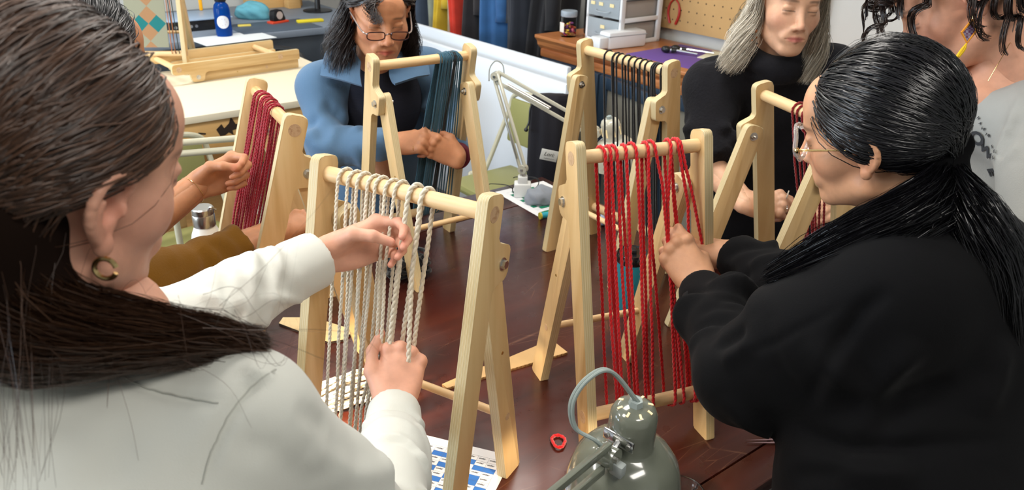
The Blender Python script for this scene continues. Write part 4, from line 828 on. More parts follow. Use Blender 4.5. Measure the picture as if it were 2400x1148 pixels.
def black_yarn_pile():
    c = atz(945, 640, TZ); t = empty('black_yarn_pile', c, .6, 'heap of fluffy black yarn under the teal-strung loom', 'yarn')
    for k in range(16):
        ph = rng.uniform(0, 6.28, 6); pts = [(.07*math.cos(s*3+ph[0])*(.4+.5*math.sin(s+ph[1])**2), .06*math.sin(s*2.6+ph[2])*(.4+.6*math.cos(s*.8+ph[3])**2), .012+.055*abs(math.sin(s*1.3+ph[4]))*(1-k/28)) for s in np.linspace(0, 7, 26)]
        mb = MB(); yarn_tube(mb, spline(pts, 60), .006, .008, 1); mb.build('strand', BLKY, t, angle=None)
    n = 900; pts = []; p0 = np.stack([rng.normal(0, .045, n), rng.normal(0, .042, n), rng.uniform(.004, .06, n)], 1); d = rng.normal(0, 1, (n, 3)); d /= np.linalg.norm(d, axis=1)[:, None]; d[:, 2] = abs(d[:, 2])
    V = []; Fc = []
    for i in range(n): a = p0[i]; b_ = a+d[i]*.03; s = np.cross(d[i], [.3, .5, .8]); s = s/np.linalg.norm(s)*.0003; k = len(V); V += [a-s, a+s, b_]; Fc.append((k, k+1, k+2))
    o = mesh_obj('yarn_fuzz', V, Fc, BLKY, t, False); o['kind'] = 'stuff'
black_yarn_pile()
def spool():
    c = atz(1277, 512, TZ); t = empty('thread_spool', c, .4, 'tiny turquoise and yellow thread spool on the table edge of the green chart', 'spool')
    MB().cyl((-.014, 0, .012), (.014, 0, .012), .010, n=16).build('thread', mat('turq', '#2aa0b4', .6), t)
    for s in (-1, 1): MB().cyl((s*.014, 0, .012), (s*.02, 0, .012), .012, n=16).build('flange', mat('spool_yellow', '#c9b83c', .5), t)
spool()
sdf_blob('grey_beanie', P(1270, 418, 2.68)*np.array([1, 1, 0])+np.array([0, 0, TZ]), (.05, .04, .035), mat('grey_felt', '#8f949c', .9, bump=.4), 'soft grey cloth hat at the far table edge', 'hat', 9)
sdf_blob('striped_cloth', atz(1402, 522, TZ), (.035, .03, .014), mat('blue_white_cloth', '#aab8d4', .9, var=.5, scale=60), 'small crumpled blue and white cloth under the black-strung loom', 'cloth', 12)
# ================================================================ implicit surfaces (numpy) for people and cloth
class SDF:
    def __init__(s, lo, hi, h):
        s.lo = np.array(lo, float); s.h = h; s.n = np.ceil((np.array(hi, float)-s.lo)/h).astype(int)+1
        s.ax = [(s.lo[i]+h*np.arange(s.n[i])).astype(np.float32) for i in range(3)]; s.v = np.full(s.n, .2, np.float32)
    def _sl(s, lo, hi):
        a = np.clip(np.floor((lo-s.lo)/s.h).astype(int), 0, s.n); b = np.clip(np.ceil((hi-s.lo)/s.h).astype(int)+1, 0, s.n)
        return tuple(slice(a[i], b[i]) for i in range(3)) if (b > a).all() else None
    def op(s, prim, k=.0, mode='u'):
        fn, lo, hi = prim; m = k+3*s.h; sl = s._sl(lo-m, hi+m)
        if sl is None: return s
        x = s.ax[0][sl[0]][:, None, None]; y = s.ax[1][sl[1]][None, :, None]; z = s.ax[2][sl[2]][None, None, :]
        d = fn(x, y, z).astype(np.float32); v = s.v[sl]
        if mode == 'u':
            if k: hh = np.maximum(k-np.abs(v-d), 0)/k; s.v[sl] = np.minimum(v, d)-hh*hh*k*.25
            else: s.v[sl] = np.minimum(v, d)
        elif mode == 's':
            d = -d
            if k: hh = np.maximum(k-np.abs(v-d), 0)/k; s.v[sl] = np.maximum(v, d)+hh*hh*k*.25
            else: s.v[sl] = np.maximum(v, d)
        return s
    def cone(s, a, b, ra, rb=None, k=.0, mode='u', flat=None):
        a = np.array(a, float); b = np.array(b, float); rb = ra if rb is None else rb; ba = b-a; L2 = ba@ba+1e-12; R_ = max(ra, rb)
        def fn(x, y, z):
            px, py, pz = x-a[0], y-a[1], z-a[2]; t = np.clip((px*ba[0]+py*ba[1]+pz*ba[2])/L2, 0, 1)
            return np.sqrt((px-t*ba[0])**2+(py-t*ba[1])**2+(pz-t*ba[2])**2)-(ra+(rb-ra)*t)
        return s.op((fn, np.minimum(a, b)-R_, np.maximum(a, b)+R_), k, mode)
    def chain(s, pts, rad, k=.0, mode='u'):
        for i in range(len(pts)-1): s.cone(pts[i], pts[i+1], rad[i], rad[i+1], k, mode)
        return s
    def ell(s, c, r, Rm=None, k=.0, mode='u'):
        c = np.array(c, float); r = np.broadcast_to(np.array(r, float), (3,)); Rm = np.eye(3) if Rm is None else np.array(Rm)
        def fn(x, y, z):
            px, py, pz = x-c[0], y-c[1], z-c[2]
            q = [px*Rm[0, i]+py*Rm[1, i]+pz*Rm[2, i] for i in range(3)]
            k0 = np.sqrt(sum((q[i]/r[i])**2 for i in range(3))); k1 = np.sqrt(sum((q[i]/r[i]**2)**2 for i in range(3)))+1e-9
            return k0*(k0-1)/k1
        e = np.sqrt((Rm**2)@(r**2)); return s.op((fn, c-e, c+e), k, mode)
    def half(s, p, n, k=.0):           # cut away everything on the +n side of the plane
        p = np.array(p, float); n = np.array(n, float); n /= np.linalg.norm(n)
        fn = lambda x, y, z: -((x-p[0])*n[0]+(y-p[1])*n[1]+(z-p[2])*n[2])
        return s.op((fn, s.lo, s.lo+s.h*s.n), k, 's')
    def cut(s, p, n, r, k=.0):         # cut the +n side of a plane, only within r of p
        p = np.array(p, float); n = np.array(n, float); n /= np.linalg.norm(n)
        fn = lambda x, y, z: np.maximum(-((x-p[0])*n[0]+(y-p[1])*n[1]+(z-p[2])*n[2]), np.sqrt((x-p[0])**2+(y-p[1])**2+(z-p[2])**2)-r)
        return s.op((fn, p-r, p+r), k, 's')
    def mesh(s):
        v = s.v; ins = v < 0; n = s.n; c = np.zeros(n-1, np.int8)
        for dx in (0, 1):
            for dy in (0, 1):
                for dz in (0, 1): c += ins[dx:n[0]-1+dx, dy:n[1]-1+dy, dz:n[2]-1+dz]
        act = (c > 0) & (c < 8); I = np.argwhere(act); idx = np.full(n-1, -1, np.int32); idx[act] = np.arange(len(I))
        acc = np.zeros((len(I), 3), np.float32); cnt = np.zeros(len(I), np.float32)
        for axis in range(3):
            o1, o2 = [a for a in range(3) if a != axis]
            for d1 in (0, 1):
                for d2 in (0, 1):
                    A = I.copy(); A[:, o1] += d1; A[:, o2] += d2; B = A.copy(); B[:, axis] += 1
                    va = v[A[:, 0], A[:, 1], A[:, 2]]; vb = v[B[:, 0], B[:, 1], B[:, 2]]; m = (va < 0) != (vb < 0)
                    t = np.where(m, va/(va-vb+1e-12), 0); p = A.astype(np.float32); p[:, axis] += t; acc[m] += p[m]; cnt[m] += 1
        V = s.lo+s.h*(acc/cnt[:, None]); Q = []
        for axis in range(3):
            o1, o2 = (axis+1) % 3, (axis+2) % 3
            sa = [slice(None)]*3; sb = [slice(None)]*3; sa[axis] = slice(0, -1); sb[axis] = slice(1, None)
            a = ins[tuple(sa)]; b = ins[tuple(sb)]; E_ = np.argwhere(a != b); ok = (E_[:, o1] > 0) & (E_[:, o2] > 0) & (E_[:, o1] < n[o1]-1) & (E_[:, o2] < n[o2]-1); E_ = E_[ok]
            fl = a[E_[:, 0], E_[:, 1], E_[:, 2]]; q = []
            for d1, d2 in ((-1, -1), (0, -1), (0, 0), (-1, 0)):
                C = E_.copy(); C[:, o1] += d1; C[:, o2] += d2; q.append(idx[C[:, 0], C[:, 1], C[:, 2]])
            q = np.stack(q, 1); q[~fl] = q[~fl][:, ::-1]; Q.append(q)
        return V.astype(np.float64), np.vstack(Q)
def normals(V, Q):
    n = np.cross(V[Q[:, 2]]-V[Q[:, 0]], V[Q[:, 3]]-V[Q[:, 1]]); N = np.zeros_like(V)
    for i in range(4): np.add.at(N, Q[:, i], n)
    return N/(np.linalg.norm(N, axis=1)[:, None]+1e-12)
def smooth(V, Q, it=2, f=.5):
    E_ = np.vstack([Q[:, [0, 1]], Q[:, [1, 2]], Q[:, [2, 3]], Q[:, [3, 0]]]); 
    for _ in range(it):
        acc = np.zeros_like(V); cnt = np.zeros(len(V)); np.add.at(acc, E_[:, 0], V[E_[:, 1]]); np.add.at(acc, E_[:, 1], V[E_[:, 0]]); np.add.at(cnt, E_[:, 0], 1); np.add.at(cnt, E_[:, 1], 1)
        V = V+f*(acc/np.maximum(cnt, 1)[:, None]-V)
    return V
def seg_dist(V, a, b):
    a = np.array(a, float); b = np.array(b, float); ba = b-a; t = np.clip(((V-a)@ba)/(ba@ba+1e-12), 0, 1); return np.linalg.norm(V-a-t[:, None]*ba, axis=1), t
def folds(V, N, lines):
    """lines: (polyline, width, amp) ridges (amp>0) or creases (amp<0) fading out at both ends"""
    D = np.zeros(len(V))
    for pts, w, amp in lines:
        n = len(pts)-1; best = np.full(len(V), 9.); tt = np.zeros(len(V))
        for i in range(n):
            d, t = seg_dist(V, pts[i], pts[i+1]); m = d < best; best[m] = d[m]; tt[m] = (i+t[m])/n
        D += amp*np.exp(-(best/w)**2)*np.clip(5*tt*(1-tt), 0.05, 1)
    return V+N*D[:, None]
def sleeve_folds(a, b, r, n, amp, seed, s0=0., s1=1., w=.008, tilt=.5):
    g = np.random.default_rng(seed); a = np.array(a, float); b = np.array(b, float); x, y, z = frame(b-a); L = np.linalg.norm(b-a); out = []
    for i in range(n):
        s = g.uniform(s0, s1)*L; th = g.uniform(0, 2*PI); sp = g.uniform(1.0, 2.2); tl = g.normal(0, tilt)*r
        out.append(([a+z*(s+tl*(k/5-.5)+.15*r*math.sin(k))+r*(math.cos(th+sp*(k/5-.5))*x+math.sin(th+sp*(k/5-.5))*y) for k in range(6)], w, amp*g.uniform(.5, 1.2)*(1 if i % 2 else -.8)))
    return out
def np_mesh(name, V, Q, mats, parent=None, col=None, mi=None, smooth_=True, T=None):
    me = bpy.data.meshes.new(name); k = Q.shape[1]; me.vertices.add(len(V)); me.vertices.foreach_set('co', np.ascontiguousarray(V, np.float32).ravel())
    me.loops.add(Q.size); me.loops.foreach_set('vertex_index', np.ascontiguousarray(Q, np.int32).ravel()); me.polygons.add(len(Q)); me.polygons.foreach_set('loop_start', np.arange(0, Q.size, k, dtype=np.int32))
    me.update(calc_edges=True); me.validate()
    if not isinstance(mats, (list, tuple)): mats = [mats]
    for m in mats: me.materials.append(m)
    if mi is not None: me.polygons.foreach_set('material_index', np.array(mi, np.int32))
    me.polygons.foreach_set('use_smooth', np.ones(len(me.polygons), bool))
    if col is not None:
        at = me.color_attributes.new('Col', 'FLOAT_COLOR', 'POINT'); at.data.foreach_set('color', np.ascontiguousarray(np.hstack([col, np.ones((len(col), 1))]), np.float32).ravel())
    o = bpy.data.objects.new(name, me); COL.objects.link(o)
    if parent: o.parent = parent; o.matrix_parent_inverse = parent.matrix_world.inverted()
    return o
def join(parts):
    Vs, Qs, Cs, n = [], [], [], 0
    for V, Q, C in parts: Vs.append(V); Qs.append(Q+n); Cs.append(C); n += len(V)
    return np.vstack(Vs), np.vstack(Qs), np.vstack(Cs)
# ---------------------------------------------------------------- skin
def skin(name, tone, rough=.5):
    m, nt, b = new_mat(name); b.inputs['Roughness'].default_value = rough; b.inputs['Specular IOR Level'].default_value = .4
    b.inputs['Subsurface Weight'].default_value = .12; b.inputs['Subsurface Radius'].default_value = (.010, .004, .002); b.inputs['Subsurface Scale'].default_value = 1.
    at = node(nt, 'ShaderNodeAttribute', attribute_name='Col'); tc = node(nt, 'ShaderNodeTexCoord'); nz = node(nt, 'ShaderNodeTexNoise', Scale=45., Detail=5.); nt.links.new(tc.outputs['Object'], nz.inputs['Vector'])
    r = ramp(nt, [(.3, tuple(.9*x for x in tone)), (.7, tuple(min(1, 1.08*x) for x in tone))]); nt.links.new(nz.outputs['Fac'], r.inputs[0])
    mx = node(nt, 'ShaderNodeMix', data_type='RGBA', blend_type='MULTIPLY'); mx.inputs[0].default_value = 1; nt.links.new(r.outputs[0], mx.inputs[6]); nt.links.new(at.outputs['Color'], mx.inputs[7]); nt.links.new(mx.outputs[2], b.inputs['Base Color'])
    n2 = node(nt, 'ShaderNodeTexNoise', Scale=420., Detail=2.); nt.links.new(tc.outputs['Object'], n2.inputs['Vector']); bp = node(nt, 'ShaderNodeBump', Strength=.12, Distance=.001); nt.links.new(n2.outputs['Fac'], bp.inputs['Height']); nt.links.new(bp.outputs[0], b.inputs['Normal'])
    return m
# ---------------------------------------------------------------- head, local axes: X person's right, Y forward, Z up
def head_mesh(h=.0026, jaw=1., nose=1., old=0., neck=True):
    s = SDF((-.105, -.13, -.21), (.105, .14, .14), h)
    s.ell((0, -.016, .034), (.0755, .096, .088)); s.ell((0, .026, -.030), (.062, .066, .092), k=.03)
    for x in (-1, 1):
        s.ell((x*.044, .046, -.028), (.024, .026, .026), k=.02)
        s.cone((x*.054, .000, -.068), (x*.018, .062, -.104*jaw), .019, .017, k=.02)
    s.ell((0, .068, -.106*jaw), (.020, .016, .016), k=.018)
    s.ell((0, .070, .045), (.048, .022, .036), k=.025)
    s.cone((-.030, .0775, .019), (.030, .0775, .019), .011, .011, k=.012)
    if neck: s.cone((0, -.028, -.06), (0, -.052, -.23), .052, .058, k=.03)
    for x in (-1, 1):
        s.ell((x*.032, .100, .001), (.020, .016, .0125), k=.012, mode='s')
        s.ell((x*.0315, .0735, -.0005), (.0145, .0125, .0125), k=.004)
        s.ell((x*.0315, .0795, .0035), (.0165, .0085, .0080), k=.003)           # upper lid, lowered
        s.ell((x*.031, .0785, -.0085), (.0150, .0075, .0045), k=.005)
    s.cone((0, .080, .012), (0, .105, -.036), .0075, .0090*nose, k=.012); s.ell((0, .106, -.041), (.0095*nose, .010, .0085), k=.006)
    for x in (-1, 1):
        s.ell((x*.0115, .0965, -.045), (.0075, .009, .0068), k=.006); s.ell((x*.0062, .1025, -.0515), (.0032, .0042, .0035), k=.002, mode='s')
        s.cone((x*.016, .086, -.052), (x*.030, .075, -.072), .0028, .0028, k=.014)
    s.ell((0, .076, -.074), (.032, .013, .018), k=.015)
    for x in (-1, 1):
        s.cone((x*.003, .0905, -.0695), (x*.024, .0815, -.0745), .0044, .0022, k=.004); s.cone((0, .0895, -.0795), (x*.020, .0820, -.0770), .0052, .0028, k=.004)
    for x in (-1, 1): s.cone((0, .0965, -.0744), (x*.0255, .0845, -.0757), .0017, .0014, k=.002, mode='s')
    # ears
    for x in (-1, 1):
        def e(y, z, o): return (x*(.0715+o), y, z)
        s.ell(e(-.012, -.006, .003), (.0075, .0155, .027), k=.008)
        hel = [e(.004, .002, .004), e(.006, .018, .010), e(-.004, .029, .015), e(-.020, .028, .019), e(-.031, .014, .020), e(-.032, -.004, .018), e(-.026, -.018, .014), e(-.016, -.030, .009)]
        s.chain(spline(hel, 16), [.0038]*16, k=.004); s.ell(e(-.011, -.034, .008), (.0055, .0085, .0095), k=.006)
        s.chain(spline([e(-.012, .017, .011), e(-.022, .008, .014), e(-.023, -.006, .013), e(-.016, -.020, .010)], 10), [.0036]*10, k=.004)
        s.ell(e(.002, -.006, .008), (.0045, .004, .006), k=.004)
        s.ell(e(-.010, -.004, .012), (.009, .0095, .0115), k=.004, mode='s'); s.ell(e(-.010, .012, .0135), (.006, .012, .0050), k=.003, mode='s')
    V, Q = s.mesh(); C = np.ones((len(V), 3)); x, y, z = V.T
    def g(cx, cy, cz, r): return np.exp(-(((x-cx)/r[0])**2+((y-cy)/r[1])**2+((z-cz)/r[2])**2))
    lip = np.exp(-(x/.0225)**4)*np.exp(-((z+.0748)/(.0072*np.sqrt(np.clip(1-(x/.027)**2, .05, 1))+.0008))**4)*(y > .07); C *= 1-lip[:, None]*np.array([.28, .62, .52])
    ch = g(.045, .055, -.035, (.025, .04, .022))+g(-.045, .055, -.035, (.025, .04, .022))+.8*g(0, .105, -.04, (.014, .016, .014)); C *= 1-ch[:, None]*np.array([.0, .14, .12])
    for sx in (-1, 1):
        lash = np.exp(-((z+.0045+.10*(x-sx*.031)**2*30)/.0013)**2)*(np.abs(x-sx*.031) < .0155)*(y > .066); C *= 1-.85*lash[:, None]
        brow = np.exp(-((z-.0225+6*(x-sx*.03)**2)/.0035)**2)*np.clip(1-(np.abs(x-sx*.032)/.021)**4, 0, 1)*(y > .05); C *= 1-.72*brow[:, None]
        C *= 1-.16*g(sx*.032, .08, -.010, (.018, .02, .007))[:, None]
        C *= 1-g(sx*.078, -.012, -.006, (.02, .03, .045))[:, None]*np.array([.0, .14, .14])
    if old:
        for sx in (-1, 1): C *= 1-old*.25*np.exp(-(seg_dist(V, (sx*.016, .092, -.05), (sx*.030, .08, -.078))[0]/.002)**2)[:, None]
    return V, Q, C
# ---------------------------------------------------------------- hand, local axes: Y to fingers, Z back of hand, thumb on -X (right hand)
FB = [(.040, .023, .019), (.044, .027, .020), (.040, .025, .019), (.031, .018, .017)]
KN = [(-.027, .088, .002), (-.009, .093, .005), (.010, .089, .003), (.027, .080, -.002)]
FR = [(.0092, .0080, .0070, .0060), (.0094, .0082, .0071, .0060), (.0089, .0077, .0067, .0057), (.0078, .0067, .0059, .0050)]
def hand_mesh(flex, spread, thumb, left=False, h=.0021, fore=.14, fdir=(0, -1, 0), scale=1.0, wr=(.0205, .028)):
    """flex: 4 x (mcp, pip, dip) degrees; spread: 4 degrees; thumb: 4 local points (base, mcp, ip, tip)"""
    fing = []; nails = []
    for i in range(4):
        p = np.array(KN[i]); a = 0.; sp = math.radians(spread[i]); ch = [p]
        for j in range(3):
            a += math.radians(flex[i][j]); d = np.array([math.sin(sp)*abs(math.cos(a))**.5*1., math.cos(a), -math.sin(a)]); d /= np.linalg.norm(d); p = p+d*FB[i][j]; ch.append(p)
        fing.append(ch); nrm = np.array([0, math.sin(a), math.cos(a)]); nails.append((ch[3]-d*.007+nrm*FR[i][3]*.9, nrm))
    tp = [np.array(t, float) for t in thumb]; fd = np.array(fdir, float); fd /= np.linalg.norm(fd)
    allp = np.array([q for c in fing for q in c]+tp+[fd*fore]); lo = np.minimum(allp.min(0), -.03)-.042*0-.016; hi = np.maximum(allp.max(0), .03)+.016
    lo = np.minimum(lo, fd*fore-.045); hi = np.maximum(hi, fd*fore+.045)
    s = SDF(lo, hi, h)
    side = np.cross(fd, [0, 0, 1]); side /= np.linalg.norm(side)+1e-9
    for sg in (-1, 1): s.cone(side*sg*.0095, fd*fore+side*sg*.013, wr[0], wr[1], k=.012)
    for i in range(4):
        k = np.array(KN[i]); s.cone((k[0]*.55, .006, -.001), k+np.array([0, 0, -.005]), .0150, .0112, k=.010)
    s.ell((-.020, .040, -.011), (.017, .030, .013), k=.012); s.ell((.022, .038, -.010), (.013, .032, .012), k=.012); s.ell((0, .06, -.006), (.028, .032, .012), k=.01)
    for i in range(4):
        c = fing[i]; s.cone(c[0]+np.array([0, 0, -.003]), c[1], FR[i][0]+.0012, FR[i][1], k=.008); s.cone(c[1], c[2], FR[i][1], FR[i][2], k=.003); s.cone(c[2], c[3], FR[i][2], FR[i][3], k=.003)
        s.ell(c[0]+np.array([0, 0, .002]), .0098, k=.006)
    s.cone(tp[0], tp[1], .0165, .0115, k=.012); s.cone(tp[1], tp[2], .0108, .0092, k=.006); s.cone(tp[2], tp[3], .0092, .0072, k=.004)
    V, Q = s.mesh(); V = smooth(V, Q, 1, .4); C = np.ones((len(V), 3))
    td = tp[3]-tp[2]; td /= np.linalg.norm(td)
    def tint(c, r, col):
        w = np.exp(-(np.linalg.norm(V-c, axis=1)/r)**4)[:, None]; C[:] = C*(1-w*np.array(col))
    for i in range(4):
        for q in fing[i][:3]: tint(q, .010, (.0, .10, .10))
        tint(fing[i][3], .012, (.0, .14, .12))
    tint(tp[3], .013, (.0, .14, .12)); tint(tp[2], .010, (0, .08, .08))
    for c, n_ in nails: w = np.exp(-(np.linalg.norm(V-c, axis=1)/.0056)**6)[:, None]; C[:] = C*(1-w)+w*np.array([1.08, 1.0, 1.02])
    tn = np.cross(td, [0, 0, 1]); tn = np.cross(tn, td); 
    for sgn in (1,):
        nb = np.array([-.6, 0, .8]); nb = nb-td*(nb@td); nb /= np.linalg.norm(nb); c = tp[3]-td*.007+nb*.0068; w = np.exp(-(np.linalg.norm(V-c, axis=1)/.0068)**6)[:, None]; C[:] = C*(1-w)+w*np.array([1.1, 1.02, 1.04])
    V = V*scale
    if left: V = V*np.array([-1, 1, 1]); Q = Q[:, ::-1]
    return V, Q, C
def arm_hand(Rm, wr, el, *a, **k):
    """hand whose forearm points at the elbow"""
    f = np.array(Rm).T@(np.array(el)-np.array(wr)); f[0] *= -1 if k.get('left') else 1; return xf(hand_mesh(*a, fdir=f/np.linalg.norm(f), **k), Rm, wr)
def xf(mesh, Rm, t): V, Q, C = mesh; return V@np.array(Rm).T+np.array(t), Q, C
def hand_frame(fingers, dorsal):
    y = np.array(fingers, float); y /= np.linalg.norm(y); z = np.array(dorsal, float); z -= y*(z@y); z /= np.linalg.norm(z); return np.stack([np.cross(y, z), y, z], 1)
def img(r, u, f): return CAMX*r+CAMU*u+CAMF*f            # direction from image right / up / away
def head_rot(yaw, pitch, roll):
    yaw, pitch, roll = [math.radians(v) for v in (yaw, pitch, roll)]; Y = np.array([math.cos(yaw), math.sin(yaw), 0]); X = np.array([math.sin(yaw), -math.cos(yaw), 0]); Z = np.array([0, 0, 1.])
    Y2 = Y*math.cos(pitch)+Z*math.sin(pitch); Z2 = Z*math.cos(pitch)-Y*math.sin(pitch); X2 = X*math.cos(roll)-Z2*math.sin(roll); Z3 = Z2*math.cos(roll)+X*math.sin(roll)
    return np.stack([X2, Y2, Z3], 1)
# ---------------------------------------------------------------- hair
def hair_mat(name, c1, c2, rough=.33):
    m, nt, b = new_mat(name); b.inputs['Roughness'].default_value = rough; b.inputs['Specular IOR Level'].default_value = .55
    at = node(nt, 'ShaderNodeAttribute', attribute_name='Col'); mx = node(nt, 'ShaderNodeMix', data_type='RGBA'); sp = node(nt, 'ShaderNodeSeparateColor'); nt.links.new(at.outputs['Color'], sp.inputs[0]); nt.links.new(sp.outputs[0], mx.inputs[0])
    mx.inputs[6].default_value = c4(srgb(c1)); mx.inputs[7].default_value = c4(srgb(c2)); nt.links.new(mx.outputs[2], b.inputs['Base Color']); return m
def strands(name, paths, r, m, parent, taper=.25, shade=None, center=None):
    """paths (N,K,3) -> one mesh of thin ribbons lying flat on the head (about center)"""
    N, K, _ = paths.shape; T = np.gradient(paths, axis=1); T /= np.linalg.norm(T, axis=2, keepdims=True)+1e-9
    out = (paths-center) if center is not None else rng.normal(0, 1, (N, 1, 3))+0*paths
    out = out/(np.linalg.norm(out, axis=2, keepdims=True)+1e-9)+.22*rng.normal(0, 1, (N, 1, 3)); X = np.cross(T, out); X /= np.linalg.norm(X, axis=2, keepdims=True)+1e-9; Z = np.cross(X, T)
    rr = (np.broadcast_to(np.asarray(r, float), (N,))[:, None]*(1-(1-taper)*np.linspace(0, 1, K)**2)[None, :])[..., None]
    V = np.stack([paths-rr*X, paths+rr*.55*Z, paths+rr*X], 2)          # roof-shaped ribbon: N,K,3,3
    base = (np.arange(N)*K*3)[:, None, None]+(np.arange(K-1)*3)[None, :, None]; j = np.arange(2)[None, None, :]
    Q = np.stack([base+j, base+j+1, base+3+j+1, base+3+j], 3).reshape(-1, 4)
    sh = rng.uniform(0, 1, N) if shade is None else shade; C = np.repeat(sh, K*3)[:, None]*np.ones((1, 3))
    o = np_mesh(name, V.reshape(-1, 3), Q, m, parent, col=C); o['kind'] = 'stuff'; return o
def cr_paths(ctrl, K):
    """Catmull-Rom for many strands at once: ctrl (N,M,3) -> (N,K,3)"""
    N, M, _ = ctrl.shape; q = np.concatenate([2*ctrl[:, :1]-ctrl[:, 1:2], ctrl, 2*ctrl[:, -1:]-ctrl[:, -2:-1]], 1); t = np.linspace(0, M-1, K); i = np.minimum(t.astype(int), M-2); f = (t-i)[None, :, None]
    a, b, c, d = q[:, i], q[:, i+1], q[:, i+2], q[:, i+3]; return .5*((2*b)+(-a+c)*f+(2*a-5*b+4*c-d)*f*f+(-a+3*b-3*c+d)*f**3)
CRC, CRR = np.array([0, -.016, .034]), np.array([.0755, .096, .088])
def on_skull(d, off):                     # direction (N,3) local -> point on skull surface pushed out by off
    d = d/np.linalg.norm(d, axis=-1, keepdims=True); return CRC+d*(1/np.sqrt(((d/CRR)**2).sum(-1, keepdims=True)))+d*np.asarray(off)[..., None]
def slerp(a, b, t):
    a = a/np.linalg.norm(a, axis=-1, keepdims=True); b = b/np.linalg.norm(b, axis=-1, keepdims=True); w = np.arccos(np.clip((a*b).sum(-1, keepdims=True), -.999, .999)); s = np.sin(w); return (np.sin((1-t)*w)*a+np.sin(t*w)*b)/s
def scalp_roots(N, hairline, seed):
    g = np.random.default_rng(seed); out = []
    while len(out) < N:
        d = g.normal(0, 1, (N*2, 3)); d /= np.linalg.norm(d, axis=1)[:, None]; p = on_skull(d, np.zeros(len(d))); ok = p[:, 2] > hairline(p[:, 0], p[:, 1]); out = list(out)+list(d[ok])
    return np.array(out[:N])
def hairline_std(x, y): return np.interp(y, [-.12, -.085, -.05, -.025, .0, .03, .05, .07, .085], [-.06, -.06, -.045, .0, .02, .035, .05, .072, .082])
def hair_cap(name, m, parent, Rm, t, hairline=hairline_std, off=.006, extra=None, h=.004):
    """dark under-layer of the hair: a shell over the skull, cut at the hairline"""
    s = SDF((-.13, -.16, -.15), (.13, .13, .16), h); s.ell(CRC, CRR+off)
    V, Q = s.mesh(); keep = (V[Q].mean(1)[:, 2] > hairline(V[Q].mean(1)[:, 0], V[Q].mean(1)[:, 1])-.004); Q = Q[keep]
    u, inv = np.unique(Q, return_inverse=True); V = V[u]; Q = inv.reshape(Q.shape); o = np_mesh(name, V@Rm.T+t, Q, m, parent, col=np.full((len(V), 3), .2)); return o
def person_root(name, label, parts, m, group=None):
    V, Q, C = join(parts); o = np_mesh(name, V, Q, m, col=C); tag(o, label, 'person', group); return o
def cloth_obj(name, s, m, parent, sm=2, segs=(), sub=None):
    V, Q = s.mesh(); V = smooth(V, Q, sm, .5)
    if len(segs): V = folds(V, normals(V, Q), segs); V = smooth(V, Q, 1, .3)
    return np_mesh(name, V, Q, m, parent)
def near_on(V, px):
    r = ray(*px); r = r/np.linalg.norm(r); w = V-C0; dd = np.linalg.norm(np.cross(w, r), axis=1); c = np.where(dd < .02)[0]; d0 = (w[c]@r).min() if len(c) else 9; e = np.where((dd < .02) & (w@r < d0+.03))[0]; return V[e[np.argmin(dd[e])]] if len(e) else V[np.argmin(dd)]

def legs(body, x, y, ztop, yaw, col, rt=.115):
    """trousers and shoes down to the floor"""
    yaw = math.radians(yaw); r_ = np.array([math.sin(yaw), -math.cos(yaw), 0]); f_ = np.array([math.cos(yaw), math.sin(yaw), 0]); c = np.array([x, y, 0.]); s = SDF(c+np.array([-.3, -.3, .02]), c+np.array([.3, .3, ztop+.14]), .014)
    s.ell(c+np.array([0, 0, ztop-.02]), (.17, .12, .13), head_rot(math.degrees(yaw), 0, 0))
    for k in (-1, 1): s.chain([c+r_*k*.085+np.array([0, 0, ztop-.08]), c+r_*k*.095+f_*.01+np.array([0, 0, .46]), c+r_*k*.10+np.array([0, 0, .10])], [rt*.85, .072, .055], .03)
    V, Q = s.mesh(); np_mesh('trousers', V, Q, mat('trousers_'+col.strip('#'), col, .9, bump=.2, bscale=300), body)
    for k in (-1, 1):
        b = SDF(c+r_*k*.10+np.array([-.2, -.2, 0.]), c+r_*k*.10+np.array([.2, .2, .12]), .008); p = c+r_*k*.10; b.cone(p-f_*.05+np.array([0, 0, .045]), p+f_*.13+np.array([0, 0, .032]), .042, .030).cone(p+np.array([0, 0, .05]), p+np.array([0, 0, .085]), .042, .04, .02); b.half((0, 0, .008), (0, 0, -1)); V, Q = b.mesh(); V[:, 2] -= V[:, 2].min(); np_mesh('shoe', V, Q, mat('dark_shoe', '#1b1a1a', .6), body)
